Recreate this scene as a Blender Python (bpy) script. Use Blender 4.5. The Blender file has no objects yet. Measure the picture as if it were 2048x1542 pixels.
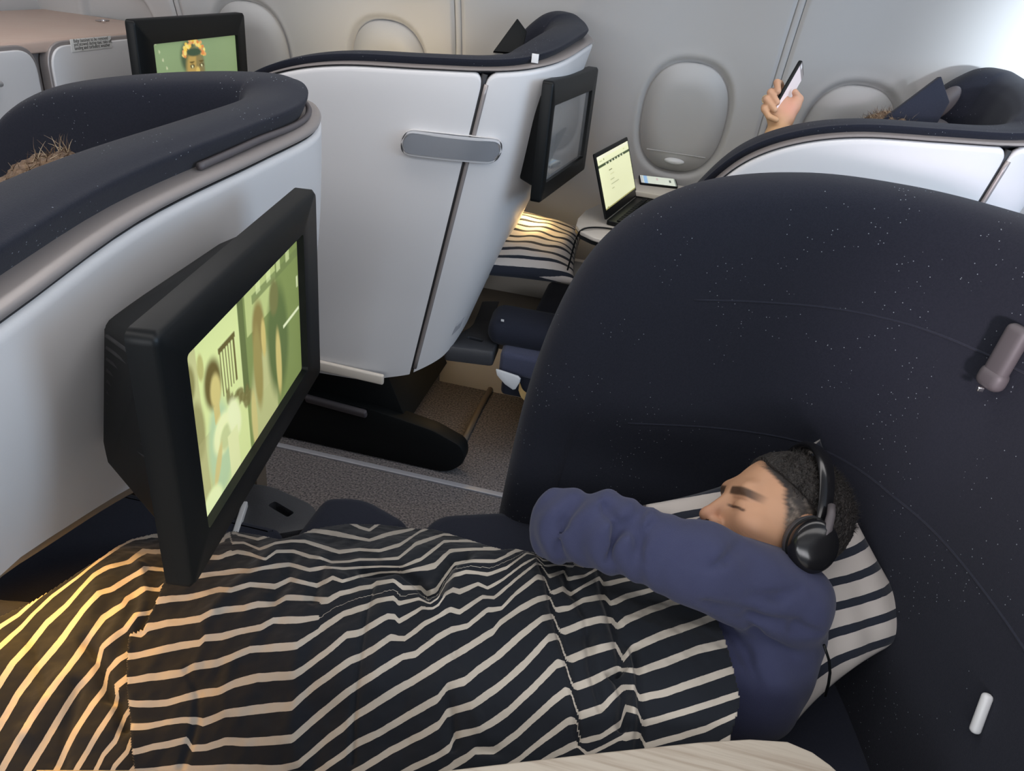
import bpy, bmesh, math, random
import numpy as np
from mathutils import Vector, Matrix
from math import sin, cos, pi, radians, sqrt

random.seed(7); np.random.seed(7)
SC = bpy.context.scene
COL = SC.collection

# ------------------------------------------------------------------ camera
FPX = 1480.0
CAM = np.array((0.0, 0.0, 1.55))
YAW, PITCH, ROLL = radians(9.0), radians(29.7), radians(7.0)
cf = np.array([-sin(YAW)*cos(PITCH), cos(YAW)*cos(PITCH), -sin(PITCH)])
_r = np.array([cos(YAW), sin(YAW), 0.0]); _u = np.cross(_r, cf)
cR = _r*cos(ROLL) + _u*sin(ROLL)
cU = -_r*sin(ROLL) + _u*cos(ROLL)
cam_d = bpy.data.cameras.new('camera'); cam_o = bpy.data.objects.new('camera', cam_d)
COL.objects.link(cam_o); SC.camera = cam_o
cam_d.sensor_width = 36.0; cam_d.lens = 36.0*FPX/2048.0; cam_d.clip_start = 0.02
m3 = Matrix(((cR[0], cU[0], -cf[0]), (cR[1], cU[1], -cf[1]), (cR[2], cU[2], -cf[2])))
cam_o.matrix_world = Matrix.Translation(Vector(CAM)) @ m3.to_4x4()

# pixel of the 2048x1542 photograph -> direction; the distance comes from the surface it lies on
def ray(x, y): return cf + cR*(x-1024)/FPX - cU*(y-771)/FPX
def onz(x, y, z): r = ray(x, y); return CAM + r*(z-CAM[2])/r[2]
def ony(x, y, Y): r = ray(x, y); return CAM + r*(Y-CAM[1])/r[1]
def onx(x, y, X): r = ray(x, y); return CAM + r*(X-CAM[0])/r[0]
def dep(x, y, d): return CAM + ray(x, y)*d
def proj(P):
    d = np.asarray(P, float) - CAM; zz = d @ cf
    return 1024+FPX*(d @ cR)/zz, 771-FPX*(d @ cU)/zz

# ------------------------------------------------------------------ world, lights, exposure
SC.view_settings.view_transform = 'Standard'; SC.view_settings.look = 'None'
SC.view_settings.exposure = 0.0; SC.view_settings.gamma = 1.0
SC.view_settings.use_curve_mapping = False
W = bpy.data.worlds.new('world'); SC.world = W; W.use_nodes = True
W.node_tree.nodes['Background'].inputs[0].default_value = (0.62, 0.72, 0.90, 1)
W.node_tree.nodes['Background'].inputs[1].default_value = 0.35

def area(name, loc, tgt, sx, sy, power, col, spread=180):
    l = bpy.data.lights.new(name, 'AREA'); l.shape = 'RECTANGLE'; l.size = sx; l.size_y = sy
    l.energy = power; l.color = col; l.spread = radians(spread)
    o = bpy.data.objects.new(name, l); COL.objects.link(o); o.location = loc
    o.rotation_euler = (Vector(tgt)-Vector(loc)).to_track_quat('-Z', 'Y').to_euler()
    return o
# cabin ceiling wash lights: one above the centre seats, one above the aisle
area('ceiling_wash_centre', (-0.2, 0.1, 2.22), (-0.2, 0.1, 0), 4.6, 0.55, 24, (1.0, 0.955, 0.93))
area('ceiling_wash_aisle', (-0.2, 1.62, 2.24), (-0.2, 1.62, 0), 4.6, 0.35, 22, (1.0, 0.96, 0.94))
# daylight entering through open windows aft; the opposite area light is an added fill
area('window_daylight_aft', (2.5, 0.5, 1.85), (0.6, 1.9, 1.15), 1.6, 1.1, 44, (0.56, 0.76, 1.0))
area('window_daylight_opposite', (-0.2, -2.3, 1.55), (-0.2, 1.6, 1.0), 4.4, 0.6, 62, (0.96, 0.97, 1.0))  # added fill from the unseen side, lifts upright faces more than tops
sp = bpy.data.lights.new('window_sunbeam', 'SPOT'); sp.energy = 2800; sp.color = (0.80, 0.90, 1.0)
sp.spot_size = radians(13); sp.spot_blend = 0.9; sp.shadow_soft_size = 0.12
so = bpy.data.objects.new('window_sunbeam', sp); COL.objects.link(so); so.location = (2.5, -2.0, 1.75)
so.rotation_euler = (Vector((1.24, 2.60, 1.60))-so.location).to_track_quat('-Z', 'Y').to_euler()

s2 = bpy.data.lights.new('window_sunbeam_opposite', 'SPOT'); s2.energy = 650; s2.color = (1.0, 0.86, 0.95)
s2.spot_size = radians(12); s2.spot_blend = 1.0; s2.shadow_soft_size = 0.15
so2 = bpy.data.objects.new('window_sunbeam_opposite', s2); COL.objects.link(so2); so2.location = (0.50, -2.3, 1.62)
so2.rotation_euler = (Vector((0.68, 1.22, 1.08))-so2.location).to_track_quat('-Z', 'Y').to_euler()

# ------------------------------------------------------------------ materials
def mat(name, col, rough=0.5, metal=0.0, noise=None, bump=None, spec=0.5, sheen=0.0, specks=None, emit=None, attr=None, coat=0):
    m = bpy.data.materials.new(name); m.use_nodes = True
    nt = m.node_tree; b = nt.nodes['Principled BSDF']; L = nt.links.new
    c4 = (*col, 1.0)
    b.inputs['Base Color'].default_value = c4
    b.inputs['Roughness'].default_value = rough; b.inputs['Metallic'].default_value = metal
    b.inputs['Specular IOR Level'].default_value = spec
    b.inputs['Sheen Weight'].default_value = sheen; b.inputs['Coat Weight'].default_value = coat
    b.inputs['Sheen Roughness'].default_value = 0.5
    tc = nt.nodes.new('ShaderNodeTexCoord')
    src = None
    if attr:
        a = nt.nodes.new('ShaderNodeVertexColor'); a.layer_name = attr; src = a.outputs['Color']
    if noise:  # (scale, amount, second colour)
        n = nt.nodes.new('ShaderNodeTexNoise'); n.inputs['Scale'].default_value = noise[0]; n.inputs['Detail'].default_value = 5
        L(tc.outputs['Object'], n.inputs['Vector'])
        r = nt.nodes.new('ShaderNodeMapRange'); r.inputs[1].default_value = 0.35; r.inputs[2].default_value = 0.65
        r.inputs[3].default_value = 0; r.inputs[4].default_value = noise[1]; L(n.outputs['Fac'], r.inputs[0])
        mx = nt.nodes.new('ShaderNodeMix'); mx.data_type = 'RGBA'; L(r.outputs[0], mx.inputs[0])
        mx.inputs[6].default_value = c4; mx.inputs[7].default_value = (*noise[2], 1)
        if src is not None: L(src, mx.inputs[6])
        src = mx.outputs[2]
    if specks:  # crumbs and lint: (scale, radius, colour, coverage)
        v = nt.nodes.new('ShaderNodeTexVoronoi'); v.inputs['Scale'].default_value = specks[0]
        L(tc.outputs['Object'], v.inputs['Vector'])
        lt = nt.nodes.new('ShaderNodeMath'); lt.operation = 'LESS_THAN'; lt.inputs[1].default_value = specks[1]
        L(v.outputs['Distance'], lt.inputs[0])
        n2 = nt.nodes.new('ShaderNodeTexNoise'); n2.inputs['Scale'].default_value = 7.0; L(tc.outputs['Object'], n2.inputs['Vector'])
        g = nt.nodes.new('ShaderNodeMath'); g.operation = 'GREATER_THAN'; g.inputs[1].default_value = specks[3]; L(n2.outputs['Fac'], g.inputs[0])
        sep = nt.nodes.new('ShaderNodeSeparateColor'); L(v.outputs['Color'], sep.inputs[0])
        g2 = nt.nodes.new('ShaderNodeMath'); g2.operation = 'GREATER_THAN'; g2.inputs[1].default_value = 0.6; L(sep.outputs[0], g2.inputs[0])
        mu = nt.nodes.new('ShaderNodeMath'); mu.operation = 'MULTIPLY'; L(lt.outputs[0], mu.inputs[0]); L(g.outputs[0], mu.inputs[1])
        mu2 = nt.nodes.new('ShaderNodeMath'); mu2.operation = 'MULTIPLY'; L(mu.outputs[0], mu2.inputs[0]); L(g2.outputs[0], mu2.inputs[1])
        mx = nt.nodes.new('ShaderNodeMix'); mx.data_type = 'RGBA'; L(mu2.outputs[0], mx.inputs[0])
        mx.inputs[6].default_value = c4; mx.inputs[7].default_value = (*specks[2], 1)
        if src is not None: L(src, mx.inputs[6])
        src = mx.outputs[2]
    if src is not None: L(src, b.inputs['Base Color'])
    if bump:   # (scale, strength, distance)
        n = nt.nodes.new('ShaderNodeTexNoise'); n.inputs['Scale'].default_value = bump[0]; n.inputs['Detail'].default_value = 4
        L(tc.outputs['Object'], n.inputs['Vector'])
        bp = nt.nodes.new('ShaderNodeBump'); bp.inputs['Strength'].default_value = bump[1]; bp.inputs['Distance'].default_value = bump[2]
        L(n.outputs['Fac'], bp.inputs['Height']); L(bp.outputs[0], b.inputs['Normal'])
    if emit is not None:
        b.inputs['Emission Strength'].default_value = emit
        if src is not None: L(src, b.inputs['Emission Color'])
        else: b.inputs['Emission Color'].default_value = c4
    return m

def stripe_mat(name, light, dark, duty, rough=0.85, wob=0.03):
    """striped cloth: float attribute 'phase' counts stripes across the cloth; light where |frac| < duty/2"""
    m = mat(name, dark, rough, sheen=0.1, spec=0.25); nt = m.node_tree; b = nt.nodes['Principled BSDF']; L = nt.links.new
    a = nt.nodes.new('ShaderNodeAttribute'); a.attribute_name = 'phase'
    tc = nt.nodes.new('ShaderNodeTexCoord'); n = nt.nodes.new('ShaderNodeTexNoise'); n.inputs['Scale'].default_value = 45
    n.inputs['Detail'].default_value = 3
    L(tc.outputs['Object'], n.inputs['Vector'])
    w = nt.nodes.new('ShaderNodeMath'); w.operation = 'MULTIPLY_ADD'; w.inputs[1].default_value = wob*2; L(n.outputs['Fac'], w.inputs[0])
    ad = nt.nodes.new('ShaderNodeMath'); ad.operation = 'ADD'; ad.inputs[1].default_value = 0.5-wob; L(a.outputs['Fac'], ad.inputs[0]); L(ad.outputs[0], w.inputs[2])
    fr = nt.nodes.new('ShaderNodeMath'); fr.operation = 'FRACT'; L(w.outputs[0], fr.inputs[0])
    sb = nt.nodes.new('ShaderNodeMath'); sb.operation = 'SUBTRACT'; sb.inputs[1].default_value = 0.5; L(fr.outputs[0], sb.inputs[0])
    ab = nt.nodes.new('ShaderNodeMath'); ab.operation = 'ABSOLUTE'; L(sb.outputs[0], ab.inputs[0])
    lt = nt.nodes.new('ShaderNodeMath'); lt.operation = 'LESS_THAN'; lt.inputs[1].default_value = duty/2; L(ab.outputs[0], lt.inputs[0])
    mx = nt.nodes.new('ShaderNodeMix'); mx.data_type = 'RGBA'; L(lt.outputs[0], mx.inputs[0])
    mx.inputs[6].default_value = (*dark, 1); mx.inputs[7].default_value = (*light, 1)
    L(mx.outputs[2], b.inputs['Base Color'])
    n3 = nt.nodes.new('ShaderNodeTexNoise'); n3.inputs['Scale'].default_value = 30; n3.inputs['Detail'].default_value = 3; L(tc.outputs['Object'], n3.inputs['Vector'])
    bp = nt.nodes.new('ShaderNodeBump'); bp.inputs['Strength'].default_value = 0.25; bp.inputs['Distance'].default_value = 0.006
    L(n3.outputs['Fac'], bp.inputs['Height']); L(bp.outputs[0], b.inputs['Normal'])
    return m

M = {}
M['shell'] = mat('satin_white_shell', (0.60, 0.595, 0.60), 0.42, bump=(600, 0.05, 0.001))
M['trim'] = mat('bronze_grey_trim', (0.31, 0.28, 0.27), 0.36, 0.35)
M['gap'] = mat('dark_gap', (0.015, 0.015, 0.017), 0.6)
M['navy'] = mat('navy_wool_upholstery', (0.014, 0.016, 0.025), 0.9, noise=(300, 0.5, (0.021, 0.023, 0.034)), bump=(900, 0.35, 0.002), sheen=0.07, spec=0.15,
                specks=(150, 0.13, (0.22, 0.25, 0.28), 0.52))
M['navy_plain'] = mat('navy_plain_fabric', (0.020, 0.023, 0.036), 0.9, noise=(260, 0.5, (0.026, 0.029, 0.044)), bump=(700, 0.3, 0.002), sheen=0.08, spec=0.15)
M['navy_light'] = mat('slate_navy_fabric', (0.055, 0.062, 0.105), 0.9, noise=(200, 0.5, (0.07, 0.075, 0.12)), bump=(500, 0.3, 0.002), sheen=0.2, spec=0.2)
M['leather'] = mat('charcoal_leather', (0.040, 0.042, 0.048), 0.48, bump=(350, 0.25, 0.002))
M['black'] = mat('black_plastic', (0.005, 0.006, 0.0065), 0.40, spec=0.2, bump=(900, 0.06, 0.001))
M['blackmatte'] = mat('matte_black_plastic', (0.005, 0.006, 0.0065), 0.6, spec=0.2)
M['gloss'] = mat('gloss_black_plastic', (0.008, 0.008, 0.009), 0.18)
M['grey'] = mat('grey_plastic', (0.085, 0.075, 0.080), 0.55)
M['silver'] = mat('brushed_silver', (0.33, 0.35, 0.385), 0.34, 0.6)
M['chrome'] = mat('chrome', (0.8, 0.8, 0.82), 0.15, 1.0)
M['wall'] = mat('cabin_wall_panel', (0.44, 0.433, 0.427), 0.5, bump=(420, 0.08, 0.001))
M['shade'] = mat('window_shade_plastic', (0.41, 0.405, 0.40), 0.55, bump=(420, 0.05, 0.001))
M['ceiling'] = mat('ceiling_panel', (0.75, 0.74, 0.73), 0.6)
M['brown'] = mat('taupe_liner', (0.15, 0.12, 0.09), 0.5)
M['carpet'] = mat('speckled_carpet', (0.045, 0.042, 0.045), 0.95, noise=(150, 1.0, (0.24, 0.21, 0.20)), bump=(170, 0.9, 0.008), spec=0.1, sheen=0.2)
M['strip'] = mat('aluminium_strip', (0.42, 0.42, 0.45), 0.4, 0.3)
M['wood'] = mat('pale_ash_veneer', (0.60, 0.54, 0.45), 0.45)
M['cream'] = mat('cream_table', (0.62, 0.57, 0.50), 0.45)
M['peach'] = mat('warm_beige_ledge', (0.52, 0.40, 0.335), 0.5, noise=(9, 0.6, (0.50, 0.36, 0.30)))
M['sweater'] = mat('navy_sweater_knit', (0.040, 0.045, 0.095), 0.88, noise=(40, 0.35, (0.046, 0.052, 0.105)), bump=(800, 0.3, 0.002), sheen=0.12, spec=0.2)
M['skin'] = mat('skin', (0.5, 0.3, 0.2), 0.5, attr='Col', spec=0.35)
M['skin'].node_tree.nodes['Principled BSDF'].inputs['Subsurface Weight'].default_value = 0.06
M['skin'].node_tree.nodes['Principled BSDF'].inputs['Subsurface Radius'].default_value = (0.01, 0.004, 0.002)
M['hair_dark'] = mat('dark_hair', (0.012, 0.010, 0.009), 0.6, noise=(130, 0.6, (0.03, 0.024, 0.02)), bump=(160, 0.9, 0.012))
M['hair_brown'] = mat('brown_hair', (0.085, 0.05, 0.03), 0.5)
M['hair_ash'] = mat('pale_ash_hair', (0.46, 0.36, 0.24), 0.45)
M['hair_blond'] = mat('ash_blond_hair', (0.20, 0.125, 0.07), 0.5, noise=(150, 0.8, (0.08, 0.045, 0.025)), bump=(160, 0.8, 0.01))
M['screen'] = mat('lit_screen', (0, 0, 0), 0.25, attr='Col', emit=0.55, spec=0.3)
M['offscreen'] = mat('dark_glass_screen', (0.20, 0.20, 0.20), 0.12, spec=0.8, coat=0.6)
M['blanket'] = stripe_mat('striped_blanket', (0.43, 0.39, 0.335), (0.0065, 0.009, 0.014), 0.29)
M['pillow'] = stripe_mat('striped_pillowcase', (0.50, 0.46, 0.43), (0.018, 0.022, 0.034), 0.66)
M['white'] = mat('white_plastic', (0.66, 0.67, 0.68), 0.4)
M['yellow'] = mat('buff_strap', (0.55, 0.36, 0.14), 0.6)
M['sticker'] = mat('white_sticker', (0.70, 0.70, 0.68), 0.5)
M['ink'] = mat('black_ink', (0.03, 0.03, 0.03), 0.6)
M['gold'] = mat('gold_ring', (0.8, 0.55, 0.2), 0.25, 1.0)
# ash grain running along the table
_nt = M['wood'].node_tree; _b = _nt.nodes['Principled BSDF']
_tc = _nt.nodes.new('ShaderNodeTexCoord'); _mp = _nt.nodes.new('ShaderNodeMapping'); _mp.inputs['Scale'].default_value = (4, 90, 4); _mp.inputs['Rotation'].default_value = (0, 0, -0.28)
_n = _nt.nodes.new('ShaderNodeTexNoise'); _n.inputs['Scale'].default_value = 1.6; _n.inputs['Detail'].default_value = 6
_cr = _nt.nodes.new('ShaderNodeValToRGB'); _cr.color_ramp.elements[0].position = 0.35; _cr.color_ramp.elements[0].color = (0.40, 0.335, 0.265, 1)
_cr.color_ramp.elements[1].position = 0.55; _cr.color_ramp.elements[1].color = (0.52, 0.465, 0.385, 1)
_nt.links.new(_tc.outputs['Object'], _mp.inputs[0]); _nt.links.new(_mp.outputs[0], _n.inputs['Vector']); _nt.links.new(_n.outputs['Fac'], _cr.inputs[0]); _nt.links.new(_cr.outputs[0], _b.inputs['Base Color'])

# ------------------------------------------------------------------ mesh helpers
def mesh_obj(name, verts, faces, m, parent=None, smooth=True, attrs=None):
    me = bpy.data.meshes.new(name)
    me.from_pydata([tuple(map(float, v)) for v in verts], [], [tuple(map(int, f)) for f in faces]); me.update()
    if smooth: me.polygons.foreach_set('use_smooth', [True]*len(me.polygons))
    if m is not None: me.materials.append(m)
    if attrs:
        for k, v in attrs.items():
            v = np.asarray(v, np.float32)
            if v.ndim == 1:
                a = me.attributes.new(k, 'FLOAT', 'POINT'); a.data.foreach_set('value', v)
            else:
                a = me.color_attributes.new(k, 'FLOAT_COLOR', 'POINT')
                a.data.foreach_set('color', np.c_[v, np.ones(len(v), np.float32)].astype(np.float32).ravel())
    o = bpy.data.objects.new(name, me); COL.objects.link(o)
    if parent is not None: o.parent = parent
    return o

def edge_split(o, ang=35):
    md = o.modifiers.new('edges', 'EDGE_SPLIT'); md.split_angle = radians(ang); return o

def bm_obj(name, bm, m, parent=None, smooth=True, sharp=35):
    me = bpy.data.meshes.new(name); bmesh.ops.recalc_face_normals(bm, faces=bm.faces); bm.to_mesh(me); bm.free()
    if smooth: me.polygons.foreach_set('use_smooth', [True]*len(me.polygons))
    me.materials.append(m)
    o = bpy.data.objects.new(name, me); COL.objects.link(o)
    if parent is not None: o.parent = parent
    if smooth and sharp: edge_split(o, sharp)
    return o

def empty(name, loc, label, cat, group=None):
    o = bpy.data.objects.new(name, None); COL.objects.link(o); o.location = tuple(map(float, loc)); o.empty_display_size = 0.05
    o['label'] = label; o['category'] = cat
    if group: o['group'] = group
    return o
def tag(o, label, cat, group=None):
    o['label'] = label; o['category'] = cat
    if group: o['group'] = group
    return o
def struct(o, label=None):
    o['kind'] = 'structure'
    if label: o['label'] = label
    return o
def put(o, parent):
    """parent an object whose mesh is in world coordinates to a placed Empty"""
    o.parent = parent; o.matrix_parent_inverse = Matrix.Translation(-Vector(parent.location)); return o

def put2(o, part):
    """sub-part: its part already carries the root's offset"""
    o.parent = part; o.matrix_parent_inverse = Matrix.Identity(4); return o

def frame(origin, ux, uz):
    """4x4 whose x axis is ux, z axis near uz"""
    x = Vector(ux).normalized(); z = Vector(uz); z = (z - x*z.dot(x)).normalized(); y = z.cross(x)
    return Matrix(((x[0], y[0], z[0], origin[0]), (x[1], y[1], z[1], origin[1]), (x[2], y[2], z[2], origin[2]), (0, 0, 0, 1)))

def rbox(name, size, bev, m, mtx=None, parent=None, seg=4, taper=None):
    bm = bmesh.new(); bmesh.ops.create_cube(bm, size=1.0)
    for v in bm.verts:
        v.co = Vector((v.co.x*size[0], v.co.y*size[1], v.co.z*size[2]))
        if taper and v.co.z < 0: v.co.x *= taper; v.co.y *= taper
    if bev: bmesh.ops.bevel(bm, geom=bm.edges[:], offset=bev, segments=seg, profile=0.5, affect='EDGES')
    if mtx is not None: bm.transform(mtx)
    o = bm_obj(name, bm, m, None, True, 40)
    if parent is not None: put(o, parent)
    return o

def prism(name, poly, z0, z1, m, parent=None, bev=0.0, seg=3, mtx=None):
    bm = bmesh.new()
    vs = [bm.verts.new((p[0], p[1], z1)) for p in poly]; f = bm.faces.new(vs)
    r = bmesh.ops.extrude_face_region(bm, geom=[f])
    for v in r['geom']:
        if isinstance(v, bmesh.types.BMVert): v.co.z = z0
    bmesh.ops.recalc_face_normals(bm, faces=bm.faces)
    if bev:
        ed = [e for e in bm.edges if abs(e.verts[0].co.z-e.verts[1].co.z) < 1e-6]
        bmesh.ops.bevel(bm, geom=ed, offset=bev, segments=seg, profile=0.5, affect='EDGES')
    if mtx is not None: bm.transform(mtx)
    o = bm_obj(name, bm, m, None, True, 40)
    if parent is not None: put(o, parent)
    return o

def round_poly(pts, r, n=8):
    """round the corners of a polygon; r a number or one per corner"""
    out = []; k = len(pts)
    for i in range(k):
        p = np.array(pts[i], float); a = np.array(pts[i-1], float); b = np.array(pts[(i+1) % k], float)
        ri = r if np.isscalar(r) else r[i]
        if ri <= 0: out.append(tuple(p)); continue
        ri = min(ri, 0.48*np.linalg.norm(a-p), 0.48*np.linalg.norm(b-p))
        da = (a-p)/np.linalg.norm(a-p); db = (b-p)/np.linalg.norm(b-p)
        pa = p+da*ri; pb = p+db*ri
        for j in range(n+1):
            t = j/n; out.append(tuple((1-t)**2*pa + 2*t*(1-t)*p + t*t*pb))
    return out

def tube(name, pts, r, m, parent=None, n=8, rfun=None, flat=None):
    pts = [np.array(p, float) for p in pts]; V = []; F = []
    up0 = np.array((0, 0, 1.0))
    for i, p in enumerate(pts):
        t = pts[min(i+1, len(pts)-1)]-pts[max(i-1, 0)]; t = t/np.linalg.norm(t)
        up = up0 if abs(t @ up0) < 0.95 else np.array((1.0, 0, 0))
        a = np.cross(t, up); a /= np.linalg.norm(a); b = np.cross(a, t)
        rr = r*(rfun(i/(len(pts)-1)) if rfun else 1)
        for k in range(n):
            an = 2*pi*k/n; V.append(p + rr*cos(an)*a + rr*(flat or 1)*sin(an)*b)
    for i in range(len(pts)-1):
        for k in range(n):
            F.append((i*n+k, i*n+(k+1) % n, (i+1)*n+(k+1) % n, (i+1)*n+k))
    F.append(tuple(range(n))[::-1]); F.append(tuple((len(pts)-1)*n+k for k in range(n)))
    o = mesh_obj(name, V, F, m)
    if parent is not None: put(o, parent)
    return o

def catmull(pts, per=12):
    P = np.array(pts, float); P = np.vstack([2*P[0]-P[1], P, 2*P[-1]-P[-2]]); out = []
    for i in range(1, len(P)-2):
        for k in range(per):
            t = k/per; a, b, c, d = P[i-1], P[i], P[i+1], P[i+2]
            out.append(0.5*((2*b)+(-a+c)*t+(2*a-5*b+4*c-d)*t*t+(-a+3*b-3*c+d)*t**3))
    out.append(P[-2]); return np.array(out)

def sheet(name, grid, m, parent=None, attrs=None, closed_u=False):
    """grid: (nu,nv,3) array"""
    nu, nv = grid.shape[:2]; F = []
    for i in range(nu-1 if not closed_u else nu):
        for j in range(nv-1):
            a = i*nv+j; b = ((i+1) % nu)*nv+j; F.append((a, b, b+1, a+1))
    o = mesh_obj(name, grid.reshape(-1, 3), F, m, None, True, attrs)
    if parent is not None: put(o, parent)
    return o

# ---- organic shapes: smooth union of tapered capsules and ellipsoids, meshed with surface nets
class Blob:
    def __init__(s, lo, hi, h):
        s.lo = np.array(lo, float); s.h = h
        n = np.ceil((np.array(hi)-s.lo)/h).astype(int)+1
        s.d = np.full(n, 0.08, np.float32); s.n = n
    def _win(s, lo, hi):
        a = np.clip(np.floor((np.array(lo)-s.lo)/s.h).astype(int), 0, s.n); b = np.clip(np.ceil((np.array(hi)-s.lo)/s.h).astype(int)+1, 0, s.n)
        sl = tuple(slice(a[i], b[i]) for i in range(3))
        g = np.meshgrid(*[(np.arange(a[i], b[i])*s.h+s.lo[i]).astype(np.float32) for i in range(3)], indexing='ij')
        return sl, g
    def _mix(s, sl, dd, k, sub):
        a = s.d[sl]
        if sub: a = -a
        hh = np.clip(0.5+0.5*(a-dd)/k, 0, 1) if k > 0 else (dd < a).astype(np.float32)
        r = a*(1-hh)+dd*hh - k*hh*(1-hh)
        s.d[sl] = -r if sub else r
    def cap(s, p, q, r1, r2, k=0.012, sub=False):
        p = np.array(p, float); q = np.array(q, float); mr = max(r1, r2)+0.035+k
        sl, g = s._win(np.minimum(p, q)-mr, np.maximum(p, q)+mr)
        if g[0].size == 0: return
        ba = q-p; L2 = ba @ ba+1e-12
        t = np.clip(sum((g[i]-p[i])*ba[i] for i in range(3))/L2, 0, 1)
        dd = np.sqrt(sum((g[i]-p[i]-t*ba[i])**2 for i in range(3))) - (r1+(r2-r1)*t)
        s._mix(sl, dd.astype(np.float32), k, sub)
    def ell(s, c, r, k=0.012, sub=False, rot=None):
        c = np.array(c, float); r = np.array(r, float); mr = (max(r)+0.035+k)
        sl, g = s._win(c-mr, c+mr)
        if g[0].size == 0: return
        x = [g[i]-c[i] for i in range(3)]
        if rot is not None: R = np.array(rot); x = [sum(R[j, i]*x[j] for j in range(3)) for i in range(3)]
        k0 = np.sqrt(sum((x[i]/r[i])**2 for i in range(3))); k1 = np.sqrt(sum((x[i]/r[i]**2)**2 for i in range(3)))+1e-6
        dd = k0*(k0-1.0)/k1
        s._mix(sl, dd.astype(np.float32), k, sub)
    def grid(s): return np.meshgrid(*[(np.arange(s.n[i])*s.h+s.lo[i]).astype(np.float32) for i in range(3)], indexing='ij')
    def mesh(s):
        d = s.d.copy(); d[0] = d[-1] = 0.05; d[:, 0] = d[:, -1] = 0.05; d[:, :, 0] = d[:, :, -1] = 0.05
        ins = d < 0; n = d.shape
        cnt = np.zeros(tuple(k-1 for k in n), np.int8)
        for i in (0, 1):
            for j in (0, 1):
                for k in (0, 1): cnt += ins[i:n[0]-1+i, j:n[1]-1+j, k:n[2]-1+k]
        act = np.argwhere((cnt > 0) & (cnt < 8)); idx = np.full(cnt.shape, -1, np.int32); idx[tuple(act.T)] = np.arange(len(act))
        cor = [(i, j, k) for i in (0, 1) for j in (0, 1) for k in (0, 1)]
        val = {c: d[act[:, 0]+c[0], act[:, 1]+c[1], act[:, 2]+c[2]] for c in cor}
        acc = np.zeros((len(act), 3)); num = np.zeros(len(act))
        for c in cor:
            for ax in range(3):
                if c[ax] == 0:
                    e = list(c); e[ax] = 1; e = tuple(e); va, vb = val[c], val[e]
                    ch = (va < 0) != (vb < 0); t = np.where(ch, va/(va-vb+1e-20), 0)
                    p = np.tile(np.array(c, float), (len(act), 1)); p[:, ax] = t
                    acc += p*ch[:, None]; num += ch
        V = (act + acc/num[:, None])*s.h + s.lo
        F = []
        for ax in range(3):
            a = [slice(None)]*3; b = [slice(None)]*3; a[ax] = slice(0, -1); b[ax] = slice(1, None)
            ch = ins[tuple(a)] != ins[tuple(b)]; e = np.argwhere(ch)
            o1, o2 = [i for i in range(3) if i != ax]
            e = e[(e[:, o1] > 0) & (e[:, o2] > 0) & (e[:, o1] < n[o1]-1) & (e[:, o2] < n[o2]-1)]
            def cell(d1, d2):
                q = e.copy(); q[:, o1] -= d1; q[:, o2] -= d2; return idx[tuple(q.T)]
            Q = np.stack([cell(1, 1), cell(0, 1), cell(0, 0), cell(1, 0)], 1)
            flip = ins[tuple(e.T)] if ax != 1 else ~ins[tuple(e.T)]
            Q = np.where(flip[:, None], Q, Q[:, ::-1]); F.append(Q)
        return V, np.vstack(F)
def smooth_verts(V, F, it=2):
    E = np.vstack([F[:, [0, 1]], F[:, [1, 2]], F[:, [2, 3]], F[:, [3, 0]]])
    for _ in range(it):
        acc = np.zeros_like(V); n = np.zeros(len(V))
        np.add.at(acc, E[:, 0], V[E[:, 1]]); np.add.at(acc, E[:, 1], V[E[:, 0]]); np.add.at(n, E[:, 0], 1); np.add.at(n, E[:, 1], 1)
        V = 0.5*V+0.5*acc/n[:, None]
    return V
def sstep(a, b, x): t = np.clip((x-a)/(b-a), 0, 1); return t*t*(3-2*t)
# ------------------------------------------------------------------ the cabin
fl = mesh_obj('floor', [(-3.2, -2.6, 0), (3.2, -2.6, 0), (3.2, 2.95, 0), (-3.2, 2.95, 0)], [(0, 1, 2, 3)], M['carpet'], None, False)
struct(fl, 'grey speckled cabin carpet')
st = rbox('trim_1', (6.0, 0.022, 0.008), 0.002, M['strip'], Matrix.Translation((-0.2, 1.945, 0.003)))
struct(st, 'thin pale metal strip along the aisle carpet')
cl = mesh_obj('ceiling', [(-3.2, -2.0, 2.3), (3.2, -2.0, 2.3), (3.2, 2.2, 2.3), (-3.2, 2.2, 2.3)], [(3, 2, 1, 0)], M['ceiling'], None, False); struct(cl)

def wall_y(z): return 2.78 - 0.303*np.maximum(0, z-0.75)**2
WIN_A, WIN_B, WIN_Z, WIN_P = 0.152, 0.195, 1.138, 0.533
WINX = [0.045 + WIN_P*k for k in (-3, -2, -1, 0, 1)]
def win_q(x, z):
    q = np.full(np.broadcast(x, z).shape, 9.0)
    for xc in [0.045 + WIN_P*k for k in range(-6, 6)]:
        q = np.minimum(q, ((np.abs(x-xc)/WIN_A)**2.5 + (np.abs(z-WIN_Z)/WIN_B)**2.5)**(1/2.5))
    return q
def wall_surf(x, z):
    q = win_q(x, z)
    y = wall_y(z) + 0.024*(1-sstep(0.93, 1.05, q)) - 0.0015*np.exp(-((q-1.09)/0.05)**2)
    y = y - 0.012*np.cos(2*pi*(x-0.045-WIN_P/2)/WIN_P)*sstep(0.6, 0.9, z)
    return y
wall = mesh_obj('wall_window_side', [(-3.2, 2.90, 0), (3.2, 2.90, 0), (3.2, 2.90, 2.3), (-3.2, 2.90, 2.3)], [(0, 1, 2, 3)], M['wall'], None, False)
struct(wall, 'curved pale cabin side wall with oval windows')
seams = [0.3115+1.066*k for k in (-3, -2, -1, 0, 1, 2)]
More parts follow.
